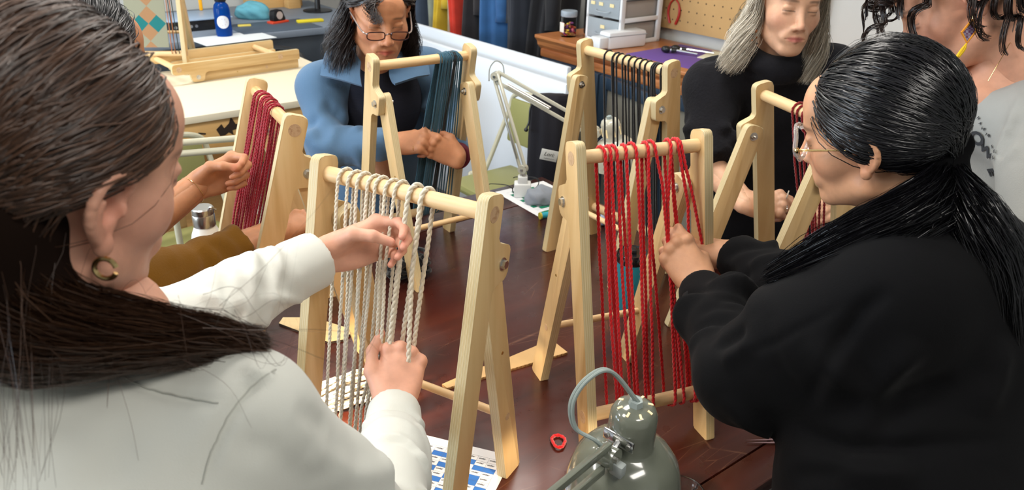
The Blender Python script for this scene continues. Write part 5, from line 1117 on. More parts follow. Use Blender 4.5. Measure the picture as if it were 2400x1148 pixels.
# ================================================================ person in the white shirt (left foreground)
def fabric(name, col, var=.05, bump=.15, bscale=700, rough=.85, sheen=.3, ribs=None):
    return mat(name, col, rough, var=var, scale=9, bump=bump, bscale=bscale, sheen=sheen, spec=.12, stretch=ribs)
HEAD = head_mesh()
SK_A = skin('skin_fair', srgb('#d9a38a')); SK_C = skin('skin_tan', srgb('#c98c66')); SK_G = skin('skin_light', srgb('#d8a888')); SK_E = skin('skin_warm', srgb('#d39d78')); SK_H = skin('skin_rosy', srgb('#d79e80')); SK_B = skin('skin_brown', srgb('#bb835f'))
def person_A():
    Rh = head_rot(61.9, -10.5, 11.3); Hc = np.array([-.368, .589, 1.563]); L = lambda x, y, z: Hc+Rh@np.array([x, y, z])
    shR, elR, wrR = P(575, 985, .70), P(905, 1275, .93), P(925, 945, 1.215); shL, elL, wrL = P(120, 900, .90), P(330, 800, 1.02), P(768, 596, 1.225)
    nb = np.array([-.37, .60, 1.40])
    # hands
    FL = hand_frame(img(.90, .34, .22), img(-.20, .52, .80)); FR_ = hand_frame(img(.10, .80, .55), img(.20, .42, -.88))
    hl = arm_hand(FL, wrL, elL, [(38, 48, 30), (46, 50, 30), (52, 50, 28), (56, 46, 26)], [4, 0, -4, -8], [(-.020, .016, -.012), (-.040, .046, -.034), (-.034, .072, -.050), (-.018, .094, -.058)], left=True, h=.0019)
    hr = arm_hand(FR_, wrR, elR, [(70, 85, 45), (72, 88, 45), (76, 86, 45), (80, 82, 40)], [2, 0, -2, -4], [(-.022, .016, -.004), (-.046, .046, -.002), (-.052, .080, .000), (-.044, .113, .002)], h=.0019)
    hands = [hl, hr]
    under = SDF(np.minimum.reduce([shL, shR, elL, elR, nb])-.2, np.maximum.reduce([shL, shR, wrL, wrR, nb])+.1, .011)
    under.chain([shR, elR, wrR], [.04, .034, .024], .02).chain([shL, elL, wrL], [.04, .034, .024], .02).chain([L(0, -.04, -.12), nb, nb+np.array([0, .04, -.3])], [.05, .055, .08], .03).cone(shL, shR, .035, .035, .04)
    uv = under.mesh(); body = person_root('person', 'person in a white long-sleeved shirt, brown hair swept over one shoulder, seen from behind', [xf(HEAD, Rh, Hc)]+hands+[(uv[0], uv[1], np.ones((len(uv[0]), 3)))], SK_A)
    # shirt
    m = fabric('white_cotton', '#cfd0c8', .03, .12, 900, .9, .2); h = .0050
    s = SDF((-.72, .25, .95), (.03, 1.16, 1.46), h); ch = np.array([-.40, .545, 1.20])
    cuR = wrR-(wrR-elR)/np.linalg.norm(wrR-elR)*.020; cuL = wrL-(wrL-elL)/np.linalg.norm(wrL-elL)*.018
    tw = head_rot(72, -14, 0)
    s.ell(P(200, 1210, .72), (.20, .12, .15), tw); s.ell(P(180, 1420, .74), (.20, .14, .24), tw, k=.05)
    s.cone(P(300, 1000, .72), P(560, 985, .70), .064, .060, k=.05); s.cone(P(300, 1000, .72), P(0, 960, .70), .064, .062, k=.05)
    s.cone(L(0, -.05, -.165), L(0, -.065, -.25), .064, .085, k=.03)
    s.chain([shR, (shR*.5+elR*.5)+np.array([0, 0, .004]), elR], [.060, .058, .054], .03); s.chain([elR, elR*.4+cuR*.6, cuR], [.054, .046, .041], .03)
    s.chain([shL, elL], [.065, .056], .03); s.chain([elL, elL*.5+cuL*.5, cuL], [.056, .049, .045], .03)
    s.cut(cuR, wrR-elR, .075, .003); s.cut(cuL, wrL-elL, .075, .003)
    V, Q = s.mesh()
    V = smooth(V, Q, 2, .5); N = normals(V, Q)
    segs = sleeve_folds(elL, cuL, .052, 42, .0085, 5, .05, .74, .0080, .8)+sleeve_folds(elR, cuR, .047, 34, .0070, 6, .0, .84, .0070, .6)+sleeve_folds(shR, elR, .060, 12, .006, 8, .3, 1., .013, 1.2)
    # yoke and armhole seams, back drape
    seams = []
    for pts, w, a in (([(250, 860, .66), (330, 905, .66), (430, 930, .66), (525, 945, .66)], .006, -.004), ([(655, 858, .665), (590, 905, .655), (530, 985, .66), (495, 1060, .67), (470, 1148, .68)], .007, -.005),
                      ([(575, 850, .66), (610, 875, .66), (648, 872, .67)], .007, .006), ([(420, 870, .65), (480, 852, .65), (560, 842, .66)], .006, .003), ([(300, 980, .64), (260, 1080, .66), (250, 1148, .68)], .02, -.004), ([(120, 900, .64), (60, 1000, .66)], .02, .004),
                      ([(690, 960, .70), (790, 1010, .76)], .012, -.004), ([(720, 1060, .74), (830, 1100, .80)], .012, .004), ([(540, 1030, .67), (640, 1060, .70), (740, 1150, .74)], .014, -.005)):
        pp = [near_on(V, p[:2]) for p in pts]
        segs.append((pp, w, a))
        if a in (-.005, -.004) and w < .01: seams.append(pts)
    # cuff seams
    for w_, e_, cu, r in ((wrL, elL, cuL, .05), (wrR, elR, cuR, .046)):
        d = (e_-w_)/np.linalg.norm(e_-w_); x, y, z = frame(d); c = cu+d*.060; ring = [c+r*(math.cos(t)*x+math.sin(t)*y) for t in np.linspace(0, 2*PI, 17)]; segs.append((ring, .006, -.004))
    V = folds(V, N, segs)
    sh = np_mesh('shirt', V, Q, m, body); N = normals(V, Q); sm_ = mat('white_thread', '#b5b6ae', .9)
    for pts in seams:
        px = spline([(p[0], p[1], 0) for p in pts], 40); q = np.array([near_on(V, p[:2]) for p in px]); q = np.array([q[max(0, i-3):i+4].mean(0) for i in range(40)]); q = q+np.array([N[np.argmin(np.linalg.norm(V-x_, axis=1))] for x_ in q])*.0011; o = MB().tube(q, .0008, 5).build('seam', sm_, sh); o.matrix_parent_inverse = body.matrix_world.inverted()
    # hair
    hm = hair_mat('brown_hair', '#26170f', '#583b29', .42)
    hl_ = lambda x, y: np.interp(y, [-.12, -.085, -.05, -.035, -.012, .008, .03, .05, .07, .085], [-.075, -.075, -.06, -.03, .018, .022, .022, .030, .056, .074])
    cap = hair_cap('hair', hm, body, Rh, Hc, lambda x, y: np.maximum(hl_(x, y), np.where((y > -.055) & (y < .022), .036, -1)), .005)
    bulk = SDF((-.75, .30, 1.28), (-.02, .85, 1.68), .006)
    fl = [L(.02, -.105, -.02), P(-40, 660, .61), P(100, 765, .615), P(310, 787, .645), P(470, 797, .68)]
    bulk.chain(fl, [.055, .055, .042, .026, .010], .03); bulk.ell(L(0, -.06, -.01), (.07, .07, .085), Rh, k=.03)
    V, Q = bulk.mesh(); np_mesh('hair_underlayer', smooth(V, Q, 2), Q, mat('brown_hair_under', '#1a100b', .9, spec=.1), cap)
    def flow(N, seed, flowpts, spread, rad, K=26, gath=(.30, -.88, -.36), lift=.014, tipj=.02):
        g = np.random.default_rng(seed); d = scalp_roots(N, hl_, seed); gd = np.array(gath)+g.normal(0, .09, (N, 3)); lf = lift*g.uniform(.35, 1.1, N)
        ct = [on_skull(slerp(d, gd, t), .003+lf*min(1, 3*t)) for t in (0, .12, .3, .5, .72)]; ct = [p@Rh.T+Hc for p in ct]
        off = g.normal(0, 1, (N, 3)); off /= np.linalg.norm(off, axis=1)[:, None]; off *= g.uniform(.2, 1, (N, 1))**.5
        for i, (c, r) in enumerate(zip(flowpts, spread)): ct.append(c+off*r+g.normal(0, .004, (N, 3)))
        ok = np.ones(N, bool)
        for q in ct[:5]: l = (q-Hc)@Rh; ok &= ~((np.abs(l[:, 0]) > .045) & (l[:, 1] > -.042) & (l[:, 1] < .010) & (l[:, 2] < .018))
        return cr_paths(np.stack(ct, 1)[ok], K)
    f1 = [P(-40, 660, .60), P(90, 765, .595), P(310, 785, .63), P(470, 795, .67), P(600, 806, .70)]; sp1 = [.055, .042, .028, .020, .010]
    pp = flow(8500, 1, f1, sp1, 1, 22); strands('hair_strands', pp, rng.uniform(.00045, .00095, len(pp)), hm, cap, .3, center=Hc)
    f2 = [P(-30, 560, .57), P(20, 760, .565), P(30, 950, .56), P(40, 1130, .57)]; sp2 = [.05, .03, .03, .025]
    strands('hair_strands', flow(45, 2, f2, sp2, 1, gath=(.1, -.95, -.3)), .0003, hm, cap, .3, center=Hc)
    # flyaways near the shoulder
    g = np.random.default_rng(5); N = 30; ct = []
    a0 = np.stack([P(u, v, .635) for u, v in zip(g.uniform(120, 560, N), g.uniform(690, 800, N))]); dv = g.normal(0, .03, (N, 3)); ct = np.stack([a0, a0+dv*.6+CAMX*.02, a0+dv*1.2+CAMX*.045+CAMU*g.normal(0, .02, (N, 1)), a0+dv*1.4+CAMX*.06+CAMU*g.normal(0, .035, (N, 1))], 1)
    strands('hair_strands', cr_paths(ct, 18), .00018, hm, cap, .3)
    legs(body, -.41, .50, .96, 66, '#2a3040')
    # hoop earring
    ec = L(.083, -.010, -.050); ex, ey, ez = Rh[:, 0], Rh[:, 1], Rh[:, 2]
    V = [ec+.0085*(math.cos(t)*(ey*.5+ex*.85)+math.sin(t)*ez)-ez*.002 for t in np.linspace(.4, 2*PI-.2, 24)]
    er = MB().tube(V, .0021, 8).build('hoop_earring', mat('gold', (.75, .55, .25), .2, 1.), body); er.matrix_parent_inverse = body.matrix_world.inverted()
    return body
person_A()
def unders(chains, h=.012):
    """hidden body under the clothes, so that head and hands belong to one figure"""
    pts = np.array([p for c, r in chains for p in c]); s = SDF(pts.min(0)-.14, pts.max(0)+.14, h)
    for c, r in chains: s.chain(c, r, .02)
    V, Q = s.mesh(); return V, Q, np.ones((len(V), 3))
def ring_part(c, axis, r, rr, m, parent, name='ring'):
    x, y, z = frame(axis); o = MB().tube([c+r*(math.cos(t)*x+math.sin(t)*y) for t in np.linspace(0, 2*PI, 25)[:-1]], rr, 6, closed=True).build(name, m, parent); o.matrix_parent_inverse = parent.matrix_world.inverted(); return o
def free_hair(N, seed, Rh, Hc, hl, gath, lift, flows, weights, K=22, wave=0., wfreq=3., ts=(0, .15, .35, .6, .85)):
    """roots swept over the skull towards gath(d) and then along one of several flows of (point, spread)"""
    g = np.random.default_rng(seed); d = scalp_roots(N, hl, seed); which = np.array([weights(di, g) for di in d]); lf = lift*g.uniform(.3, 1.1, N); gd = np.stack([gath[w] for w in which])+g.normal(0, .08, (N, 3))
    ct = [on_skull(slerp(d, gd, t), .003+lf*min(1, 3*t))@Rh.T+Hc for t in ts]; off = g.normal(0, 1, (N, 3)); off /= np.linalg.norm(off, axis=1)[:, None]; off *= g.uniform(.15, 1, (N, 1))**.5; nf = len(flows[0])
    for i in range(nf): ct.append(np.stack([flows[w][i][0] for w in which])+off*np.array([flows[w][i][1] for w in which])[:, None]+g.normal(0, .003, (N, 3)))
    p = cr_paths(np.stack(ct, 1), K)
    if wave:
        t = np.linspace(0, 1, K)[None, :]; ph = np.repeat(g.uniform(0, 2*PI, 40), N//40+1)[:N][:, None]; amp = wave*np.clip(t*1.6-.35, 0, 1); p = p+(np.sin(2*PI*wfreq*t+ph)*amp)[..., None]*Rh[:, 0]+(np.cos(2*PI*wfreq*t+ph)*amp)[..., None]*Rh[:, 1]
    return p
# ================================================================ person in the black sweatshirt (right foreground)
def person_E():
    Rh = head_rot(141, -12, -13); sc_ = .94; Hc = np.array([.503, 1.062, 1.470]); L = lambda x, y, z: Hc+sc_*(Rh@np.array([x, y, z]))
    shL, elL, wrL = P(2085, 700, 1.02), P(1745, 880, 1.16), P(1640, 672, 1.43); shR, elR, wrR = P(2080, 560, 1.33), P(1850, 690, 1.36), P(1712, 590, 1.50); nb = L(0, -.055, -.19)
    FL = hand_frame(img(-.42, .78, .35), img(-.30, .12, -.95)); FRr = hand_frame(img(-.9, .2, .3), img(.2, .8, -.5))
    hl = arm_hand(FL, wrL, elL, [(30, 60, 35), (42, 62, 38), (48, 60, 35), (52, 58, 35)], [3, 0, -3, -7], [(-.020, .016, -.010), (-.034, .050, -.026), (-.024, .078, -.040), (-.010, .098, -.048)], left=True, h=.0021)
    hr = arm_hand(FRr, wrR, elR, [(40, 60, 30)]*4, [3, 0, -3, -7], [(-.020, .016, -.010), (-.036, .050, -.026), (-.026, .078, -.036), (-.012, .098, -.040)], h=.003)
    body = person_root('person', 'person in a black sweatshirt with glossy black hair in a low ponytail', [xf(HEAD, Rh*sc_, Hc), hl, hr, unders([([shR, elR, wrR], [.04, .034, .024]), ([shL, elL, wrL], [.04, .034, .024]), ([L(0, -.04, -.12), nb, nb+np.array([.05, -.02, -.3])], [.05, .06, .10])])], SK_E)
    m = fabric('black_fleece', '#09090b', .15, .12, 500, .85, .03); s = SDF((.15, .60, .55), (1.10, 1.55, 1.48), .0065)
    cuL = wrL-(wrL-elL)/np.linalg.norm(wrL-elL)*.012; cuR = wrR-(wrR-elR)/np.linalg.norm(wrR-elR)*.012; tw = head_rot(118, -16, 0)
    s.ell(P(2190, 850, 1.13), (.20, .145, .25), tw); s.ell(P(2130, 1120, 1.12), (.21, .16, .20), tw, k=.05); s.ell(P(2130, 1330, 1.10), (.20, .15, .22), tw, k=.04)
    s.cone(P(2150, 640, 1.10), P(2085, 690, 1.03), .085, .078, k=.06); s.cone(P(2150, 640, 1.10), P(2390, 690, 1.16), .085, .08, k=.06); s.cone(nb+np.array([0, 0, .02]), P(2170, 680, 1.1), .065, .1, k=.05)
    s.chain([shL, shL*.5+elL*.5, elL], [.088, .083, .070], .05); s.chain([elL, elL*.5+cuL*.5, cuL], [.070, .053, .043], .03)
    s.chain([shR, elR], [.075, .06], .05); s.chain([elR, cuR], [.06, .045], .03); s.cut(cuL, wrL-elL, .07, .003); s.cut(cuR, wrR-elR, .07, .003)
    V, Q = s.mesh(); V = smooth(V, Q, 2); N = normals(V, Q)
    segs = sleeve_folds(elL, cuL, .052, 22, .012, 15, .05, .8, .012, .7)+sleeve_folds(shL, elL, .082, 12, .010, 16, .3, 1., .018, 1.2)+sleeve_folds(elR, cuR, .05, 10, .010, 17, 0, .8, .012)
    def near(px):
        r = ray(*px); r = r/np.linalg.norm(r); w = V-C0; dd = np.linalg.norm(np.cross(w, r), axis=1); c = np.where(dd < .02)[0]
        return V[c[np.argmin(w[c]@r)]] if len(c) else V[np.argmin(dd)]
    for pts, w, a in (([(2090, 640), (1990, 760), (1920, 880), (1870, 985)], .010, -.008), ([(1990, 1000), (2100, 900), (2160, 830)], .018, .012), ([(2010, 1010), (2150, 960), (2280, 900)], .016, -.010), ([(1780, 1010), (1960, 1020), (2150, 1050), (2400, 1040)], .012, -.012), ([(1790, 1070), (2000, 1095), (2200, 1120)], .02, .010), ([(1820, 1120), (1960, 1105)], .012, -.006),
                      ([(1905, 1000), (1930, 900), (1975, 820)], .014, .006), ([(1700, 830), (1790, 790), (1950, 730)], .005, -.0025), ([(2330, 1000), (2370, 900), (2390, 800)], .02, .008), ([(1640, 800), (1720, 760)], .012, -.007), ([(1655, 850), (1735, 800)], .012, .007)):
        q = [near(p) for p in pts]; segs.append((q, w, a))
    V = folds(V, N, [(p_, w_, am_*1.5) for p_, w_, am_ in segs]); V = smooth(V, Q, 1, .35); sh = np_mesh('sweatshirt', V, Q, m, body)
    x, y, z = frame(wrL-elL); c0 = SDF(cuL-.09, cuL+.09, .004); dcu = (wrL-elL)/np.linalg.norm(wrL-elL); c0.cone(cuL-dcu*.055, cuL+dcu*.001, .0455, .042).cut(cuL+dcu*.0, dcu, .07, .003).cut(cuL-dcu*.058, -dcu, .09, .003); Vc, Qc = c0.mesh(); np_mesh('ribbed_cuff', smooth(Vc, Qc, 1), Qc, mat('black_rib', '#101012', .9, bump=.3, bscale=300), sh)
    # hair
    hm = hair_mat('black_hair', '#050506', '#16151a', .26); hl_ = lambda x, y: np.interp(y, [-.12, -.085, -.05, -.03, -.012, .01, .03, .05, .07, .085], [-.085, -.085, -.07, -.05, -.028, -.012, .006, .030, .062, .082])
    cap = hair_cap('hair', hm, body, Rh*sc_, Hc, lambda x, y: np.maximum(hl_(x, y), np.where((y > -.055) & (y < .022), .036, -1)), .006); T = P(2222, 388, 1.035)
    b2 = SDF((.20, .70, 1.0), (1.0, 1.35, 1.55), .006); tl = [L(0, -.10, -.03), T, P(2150, 500, 1.02), P(2030, 560, 1.05), P(1930, 600, 1.10)]; tr = [T, P(2275, 505, 1.03), P(2335, 625, 1.03), P(2360, 770, 1.06)]
    b2.chain(tl, [.032, .016, .04, .04, .02], .02).chain(tr, [.016, .034, .036, .018], .02); Vb, Qb = b2.mesh(); np_mesh('hair_underlayer', smooth(Vb, Qb, 2), Qb, mat('black_hair_under', '#060607', .9, spec=.1), cap)
    fl = [(T, .013), (P(2165, 495, 1.0), .042), (P(2040, 555, 1.02), .040), (P(1930, 605, 1.06), .034), (P(1830, 648, 1.11), .022)]; fr = [(T, .013), (P(2275, 500, .99), .036), (P(2335, 610, .99), .040), (P(2360, 740, 1.0), .03), (P(2375, 830, 1.02), .018)]
    p = free_hair(7500, 11, Rh*sc_, Hc, hl_, [(-.10, -.93, -.34)]*2, .017, [fl, fr], lambda d, g: int(g.uniform() < .42), 22, .004, 1.5); strands('hair_strands', p, rng.uniform(.0005, .0011, len(p)), hm, cap, .35, center=Hc)
    x, y, z = frame(T-L(0, -.09, -.035)); o = MB()
    for k in range(3): o.tube([T+z*.005*(k-1)+.0165*(math.cos(t)*x+math.sin(t)*y) for t in np.linspace(0, 2*PI, 21)[:-1]], .0036, 6, closed=True)
    o = o.build('hair_tie', BLACKP, cap); o.matrix_parent_inverse = body.matrix_world.inverted()
    legs(body, .57, .74, .80, 118, '#0e0e10', .125)
    # glasses: clear angular rims, thin gold temple
    gl = empty('eyeglasses', (0, 0, 0)); gl.parent = body; clear = mat('clear_acetate', (.9, .88, .88), .08, trans=.8, ior=1.35); gold = mat('gold', (.75, .55, .25), .2, 1.)
    for sx in (-1, 1):
        ctr = np.array([sx*.033, .100, -.006]); rim = [L(*(ctr+np.array([.029*math.cos(t)*(1+.12*math.cos(4*t)), -.006*abs(math.cos(t)), .026*math.sin(t)*(1+.10*math.cos(4*t))]))) for t in np.linspace(0, 2*PI, 33)[:-1]]
        MB().tube(rim, .0034, 8, closed=True).build('rim', clear, gl)
        MB().add([L(*ctr)]+rim, [(0, i, i % 32+1) for i in range(1, 33)]).build('lens', MATS['lens_glass'], gl)
        MB().tube(spline([L(sx*.063, .092, -.004), L(sx*.072, .07, .0), L(sx*.080, .02, .004), L(sx*.082, -.01, .004)], 16), .0012, 6).build('temple', gold, gl)
        MB().tube(spline([L(sx*.063, .092, -.007), L(sx*.072, .075, -.002), L(sx*.078, .04, .002)], 10), .0009, 6).build('temple_strip', gold, gl); MB().sphere(L(sx*.064, .092, -.005), .0045, 10, 8).build('emblem', gold, gl)
    MB().tube(spline([L(-.006, .106, .004), L(0, .108, .007), L(.006, .106, .004)], 8), .0022, 6).build('bridge', clear, gl)
person_E()
def patch(name, rows, m, parent, th=.004, nu=14, nv=10):
    """thick curved sheet through rows of world points"""
    G = np.array([spline(r, nu) for r in rows]); G = np.stack([spline(G[:, i], nv) for i in range(nu)], 1); du = np.gradient(G, axis=1); dv = np.gradient(G, axis=0); n = np.cross(du, dv); n /= np.linalg.norm(n, axis=2, keepdims=True)+1e-9
    n *= np.sign(((C0-G)*n).sum(-1, keepdims=True).mean()); V = np.vstack([(G+n*th/2).reshape(-1, 3), (G-n*th/2).reshape(-1, 3)]); k = nu*nv; f = []
    for j in range(nv-1):
        for i in range(nu-1): a = j*nu+i; f.append((a, a+1, a+nu+1, a+nu)); f.append((k+a, k+a+nu, k+a+nu+1, k+a+1))
    rim = [j*nu for j in range(nv)]+[(nv-1)*nu+i for i in range(1, nu)]+[j*nu+nu-1 for j in range(nv-2, -1, -1)]+[i for i in range(nu-2, 0, -1)]
    for a, b in zip(rim, rim[1:]+rim[:1]): f.append((a, b, k+b, k+a))
    o = mesh_obj(name, V, f, m, None, True, 60); o.parent = parent; bm = bmesh.new(); bm.from_mesh(o.data); bmesh.ops.recalc_face_normals(bm, faces=bm.faces[:]); bm.to_mesh(o.data); bm.free(); return o
# ================================================================ person in the blue fleece jacket (behind the teal loom)
def person_C():
    Rh = head_rot(-68, -13, -2); Hc = np.array([-.384, 2.235, 1.425]); L = lambda x, y, z: Hc+Rh@np.array([x, y, z])
    shR, elR, wrR = P(752, 205, 2.33), P(778, 348, 2.28), P(925, 335, 2.235); shL, elL, wrL = P(1003, 168, 2.45), P(1062, 305, 2.52), P(1074, 372, 2.26); nb = L(0, -.05, -.18)
    FR_ = hand_frame(img(.93, .05, -.3), img(-.1, .45, -.9)); FL_ = hand_frame(img(-.75, .35, -.4), img(.1, -.35, -.9)); hr = arm_hand(FR_, wrR, elR, [(45, 70, 40), (58, 72, 42), (65, 72, 40), (70, 70, 38)], [2, 0, -2, -5], [(-.020, .016, -.008), (-.040, .048, -.020), (-.036, .078, -.028), (-.026, .100, -.030)], h=.0028); hl = arm_hand(FL_, wrL, elL, [(40, 50, 30), (45, 55, 32), (52, 55, 32), (58, 52, 30)], [4, 0, -4, -8], [(-.020, .016, -.008), (-.042, .046, -.018), (-.040, .074, -.028), (-.030, .098, -.034)], left=True, h=.0028)
    body = person_root('person', 'person with dark wavy hair and brown glasses in a blue fleece jacket', [xf(HEAD, Rh, Hc), hr, hl, unders([([shR, elR, wrR], [.04, .034, .024]), ([shL, elL, wrL], [.04, .034, .024]), ([L(0, -.04, -.12), nb, nb-np.array([0, -.03, .35])], [.05, .045, .05])])], SK_C)
    m = fabric('blue_fleece', '#54708c', .14, .3, 260, .95, .2); s = SDF((-.80, 2.0, .62), (.02, 2.75, 1.40), .008); tw = head_rot(-62, 0, 0)
    cR = wrR+(elR-wrR)*.06; cL = wrL+(elL-wrL)*.12
    s.ell(P(880, 290, 2.53), (.185, .115, .26), tw); s.ell(P(890, 445, 2.70), (.18, .11, .2), tw, k=.05); s.cone(shR, P(850, 165, 2.36), .066, .07, k=.05); s.cone(shL, P(930, 150, 2.40), .066, .07, k=.05)
    s.chain([shR, elR], [.068, .062], .04).chain([elR, cR], [.062, .046], .03).chain([shL, elL], [.066, .056], .04).chain([elL, cL], [.056, .044], .03); s.cut(cR, wrR-elR, .07, .003).cut(cL, wrL-elL, .07, .003)
    s.ell(P(893, 150, 2.25), (.055, .06, .10), tw, k=.02, mode='s')
    V, Q = s.mesh(); V = smooth(V, Q, 2); V = folds(V, normals(V, Q), sleeve_folds(elR, cR, .056, 18, .012, 21, 0, .8, .015)+sleeve_folds(shR, elR, .064, 14, .012, 22, .2, 1, .017)+sleeve_folds(shL, elL, .06, 10, .012, 23, .2, 1, .015)); V = smooth(V, Q, 1, .3); jk = np_mesh('fleece_jacket', V, Q, m, body)
    patch('collar', [[P(800, 92, 2.28), P(768, 118, 2.26), P(757, 150, 2.235), P(752, 178, 2.22)], [P(826, 118, 2.24), P(806, 150, 2.215), P(796, 176, 2.20), P(792, 186, 2.195)], [P(846, 146, 2.22), P(844, 170, 2.20), P(846, 190, 2.19), P(848, 202, 2.185)]], m, jk, .008)
    patch('collar', [[P(958, 92, 2.33), P(985, 112, 2.32), P(1000, 142, 2.30), P(1006, 176, 2.28)], [P(936, 118, 2.27), P(950, 150, 2.25), P(965, 172, 2.24), P(975, 182, 2.235)], [P(918, 138, 2.24), P(912, 170, 2.225), P(918, 190, 2.215), P(926, 198, 2.21)]], m, jk, .008)
    t = SDF((-.62, 2.0, 1.0), (-.15, 2.6, 1.42), .008); t.ell(P(893, 225, 2.40), (.13, .10, .17), tw).cone(nb+np.array([0, 0, -.02]), nb+np.array([0, 0, .03]), .062, .058, .02); Vt, Qt = t.mesh(); np_mesh('striped_top', smooth(Vt, Qt, 2), Qt, mat('navy_stripe', '#191b28', .9, bump=.5, bscale=120, stretch=(.1, .1, 3)), body)
    legs(body, -.44, 2.54, .76, -62, '#2b1d20')
    w = SDF(cL-.1, cL+.1, .004); dcu = (wrL-elL)/np.linalg.norm(wrL-elL); w.cone(cL-dcu*.02, cL+dcu*.022, .040, .037).cut(cL+dcu*.024, dcu, .08, .002); Vw, Qw = w.mesh(); np_mesh('maroon_cuff', Vw, Qw, mat('maroon_knit', '#6b2434', .9, bump=.5, bscale=150), jk)
    hm = hair_mat('dark_wavy_hair', '#15100f', '#3d3230', .36); cap = hair_cap('hair', hm, body, Rh, Hc, lambda x, y: hairline_std(x, y)+np.where((y < .02) & (y > -.05), .012, 0), .006, h=.005)
    fR = [(L(.094, -.015, -.035), .030), (L(.112, -.005, -.09), .042), (L(.108, .010, -.150), .040)]; fL = [(L(-.086, -.01, -.045), .022), (L(-.092, .0, -.09), .026), (L(-.088, .010, -.135), .022)]; fB = [(L(0, -.115, -.05), .05), (L(0, -.12, -.10), .055), (L(0, -.11, -.15), .05)]; fF = [(L(.050, .088, .060), .010), (L(.040, .098, .030), .010), (L(.028, .098, .016), .007)]
    def wt(d, g):
        if d[1] < -.35: return 2
        if d[1] > .3 and 0 < d[0] < .5 and g.uniform() < .5: return 3
        return 0 if d[0] > -.12 else 1
    p = free_hair(3600, 31, Rh, Hc, hairline_std, [(.97, -.1, -.1), (-.97, -.1, -.1), (0, -.95, -.2), (.35, .85, .28)], .018, [fR, fL, fB, fF], wt, 26, .012, 3.0); strands('hair_strands', p, rng.uniform(.0007, .0013, len(p)), hm, cap, .3, center=Hc)
    hc = MB().box((0, 0, 0), (.008, .004, .022), bev=.002).build('hair_clip', mat('blue_clip', '#6f8fd8', .3), cap); hc.location = Vector(L(.072, .03, .085))
    gl = empty('eyeglasses', (0, 0, 0)); gl.parent = body; br = mat('tortoise_brown', '#3a160c', .2, coat=.5)
    for sx in (-1, 1):
        ctr = np.array([sx*.033, .107, -.020]); rim = [L(*(ctr+np.array([.0245*np.sign(math.cos(t))*abs(math.cos(t))**.6, -.004*abs(math.cos(t)), .0115*np.sign(math.sin(t))*abs(math.sin(t))**.6]))) for t in np.linspace(0, 2*PI, 33)[:-1]]
        MB().tube(rim, .0017, 6, closed=True).build('rim', br, gl); MB().add([L(*ctr)]+rim, [(0, i, i % 32+1) for i in range(1, 33)]).build('lens', MATS['lens_glass'], gl)
        MB().tube(spline([L(sx*.058, .100, -.016), L(sx*.070, .085, -.010), L(sx*.084, .01, .010)], 12), .0022, 6).build('temple', mat('silver_temple', '#b9a8a0', .25, .6), gl)
    MB().tube(spline([L(-.009, .112, -.014), L(0, .115, -.010), L(.009, .112, -.014)], 8), .0018, 6).build('bridge', br, gl)
    ring_part(wrR+img(.060, -.02, -.03), img(1, 0, -.3), .0085, .0012, mat('gold', (.75, .55, .25), .2, 1.), body)
person_C()
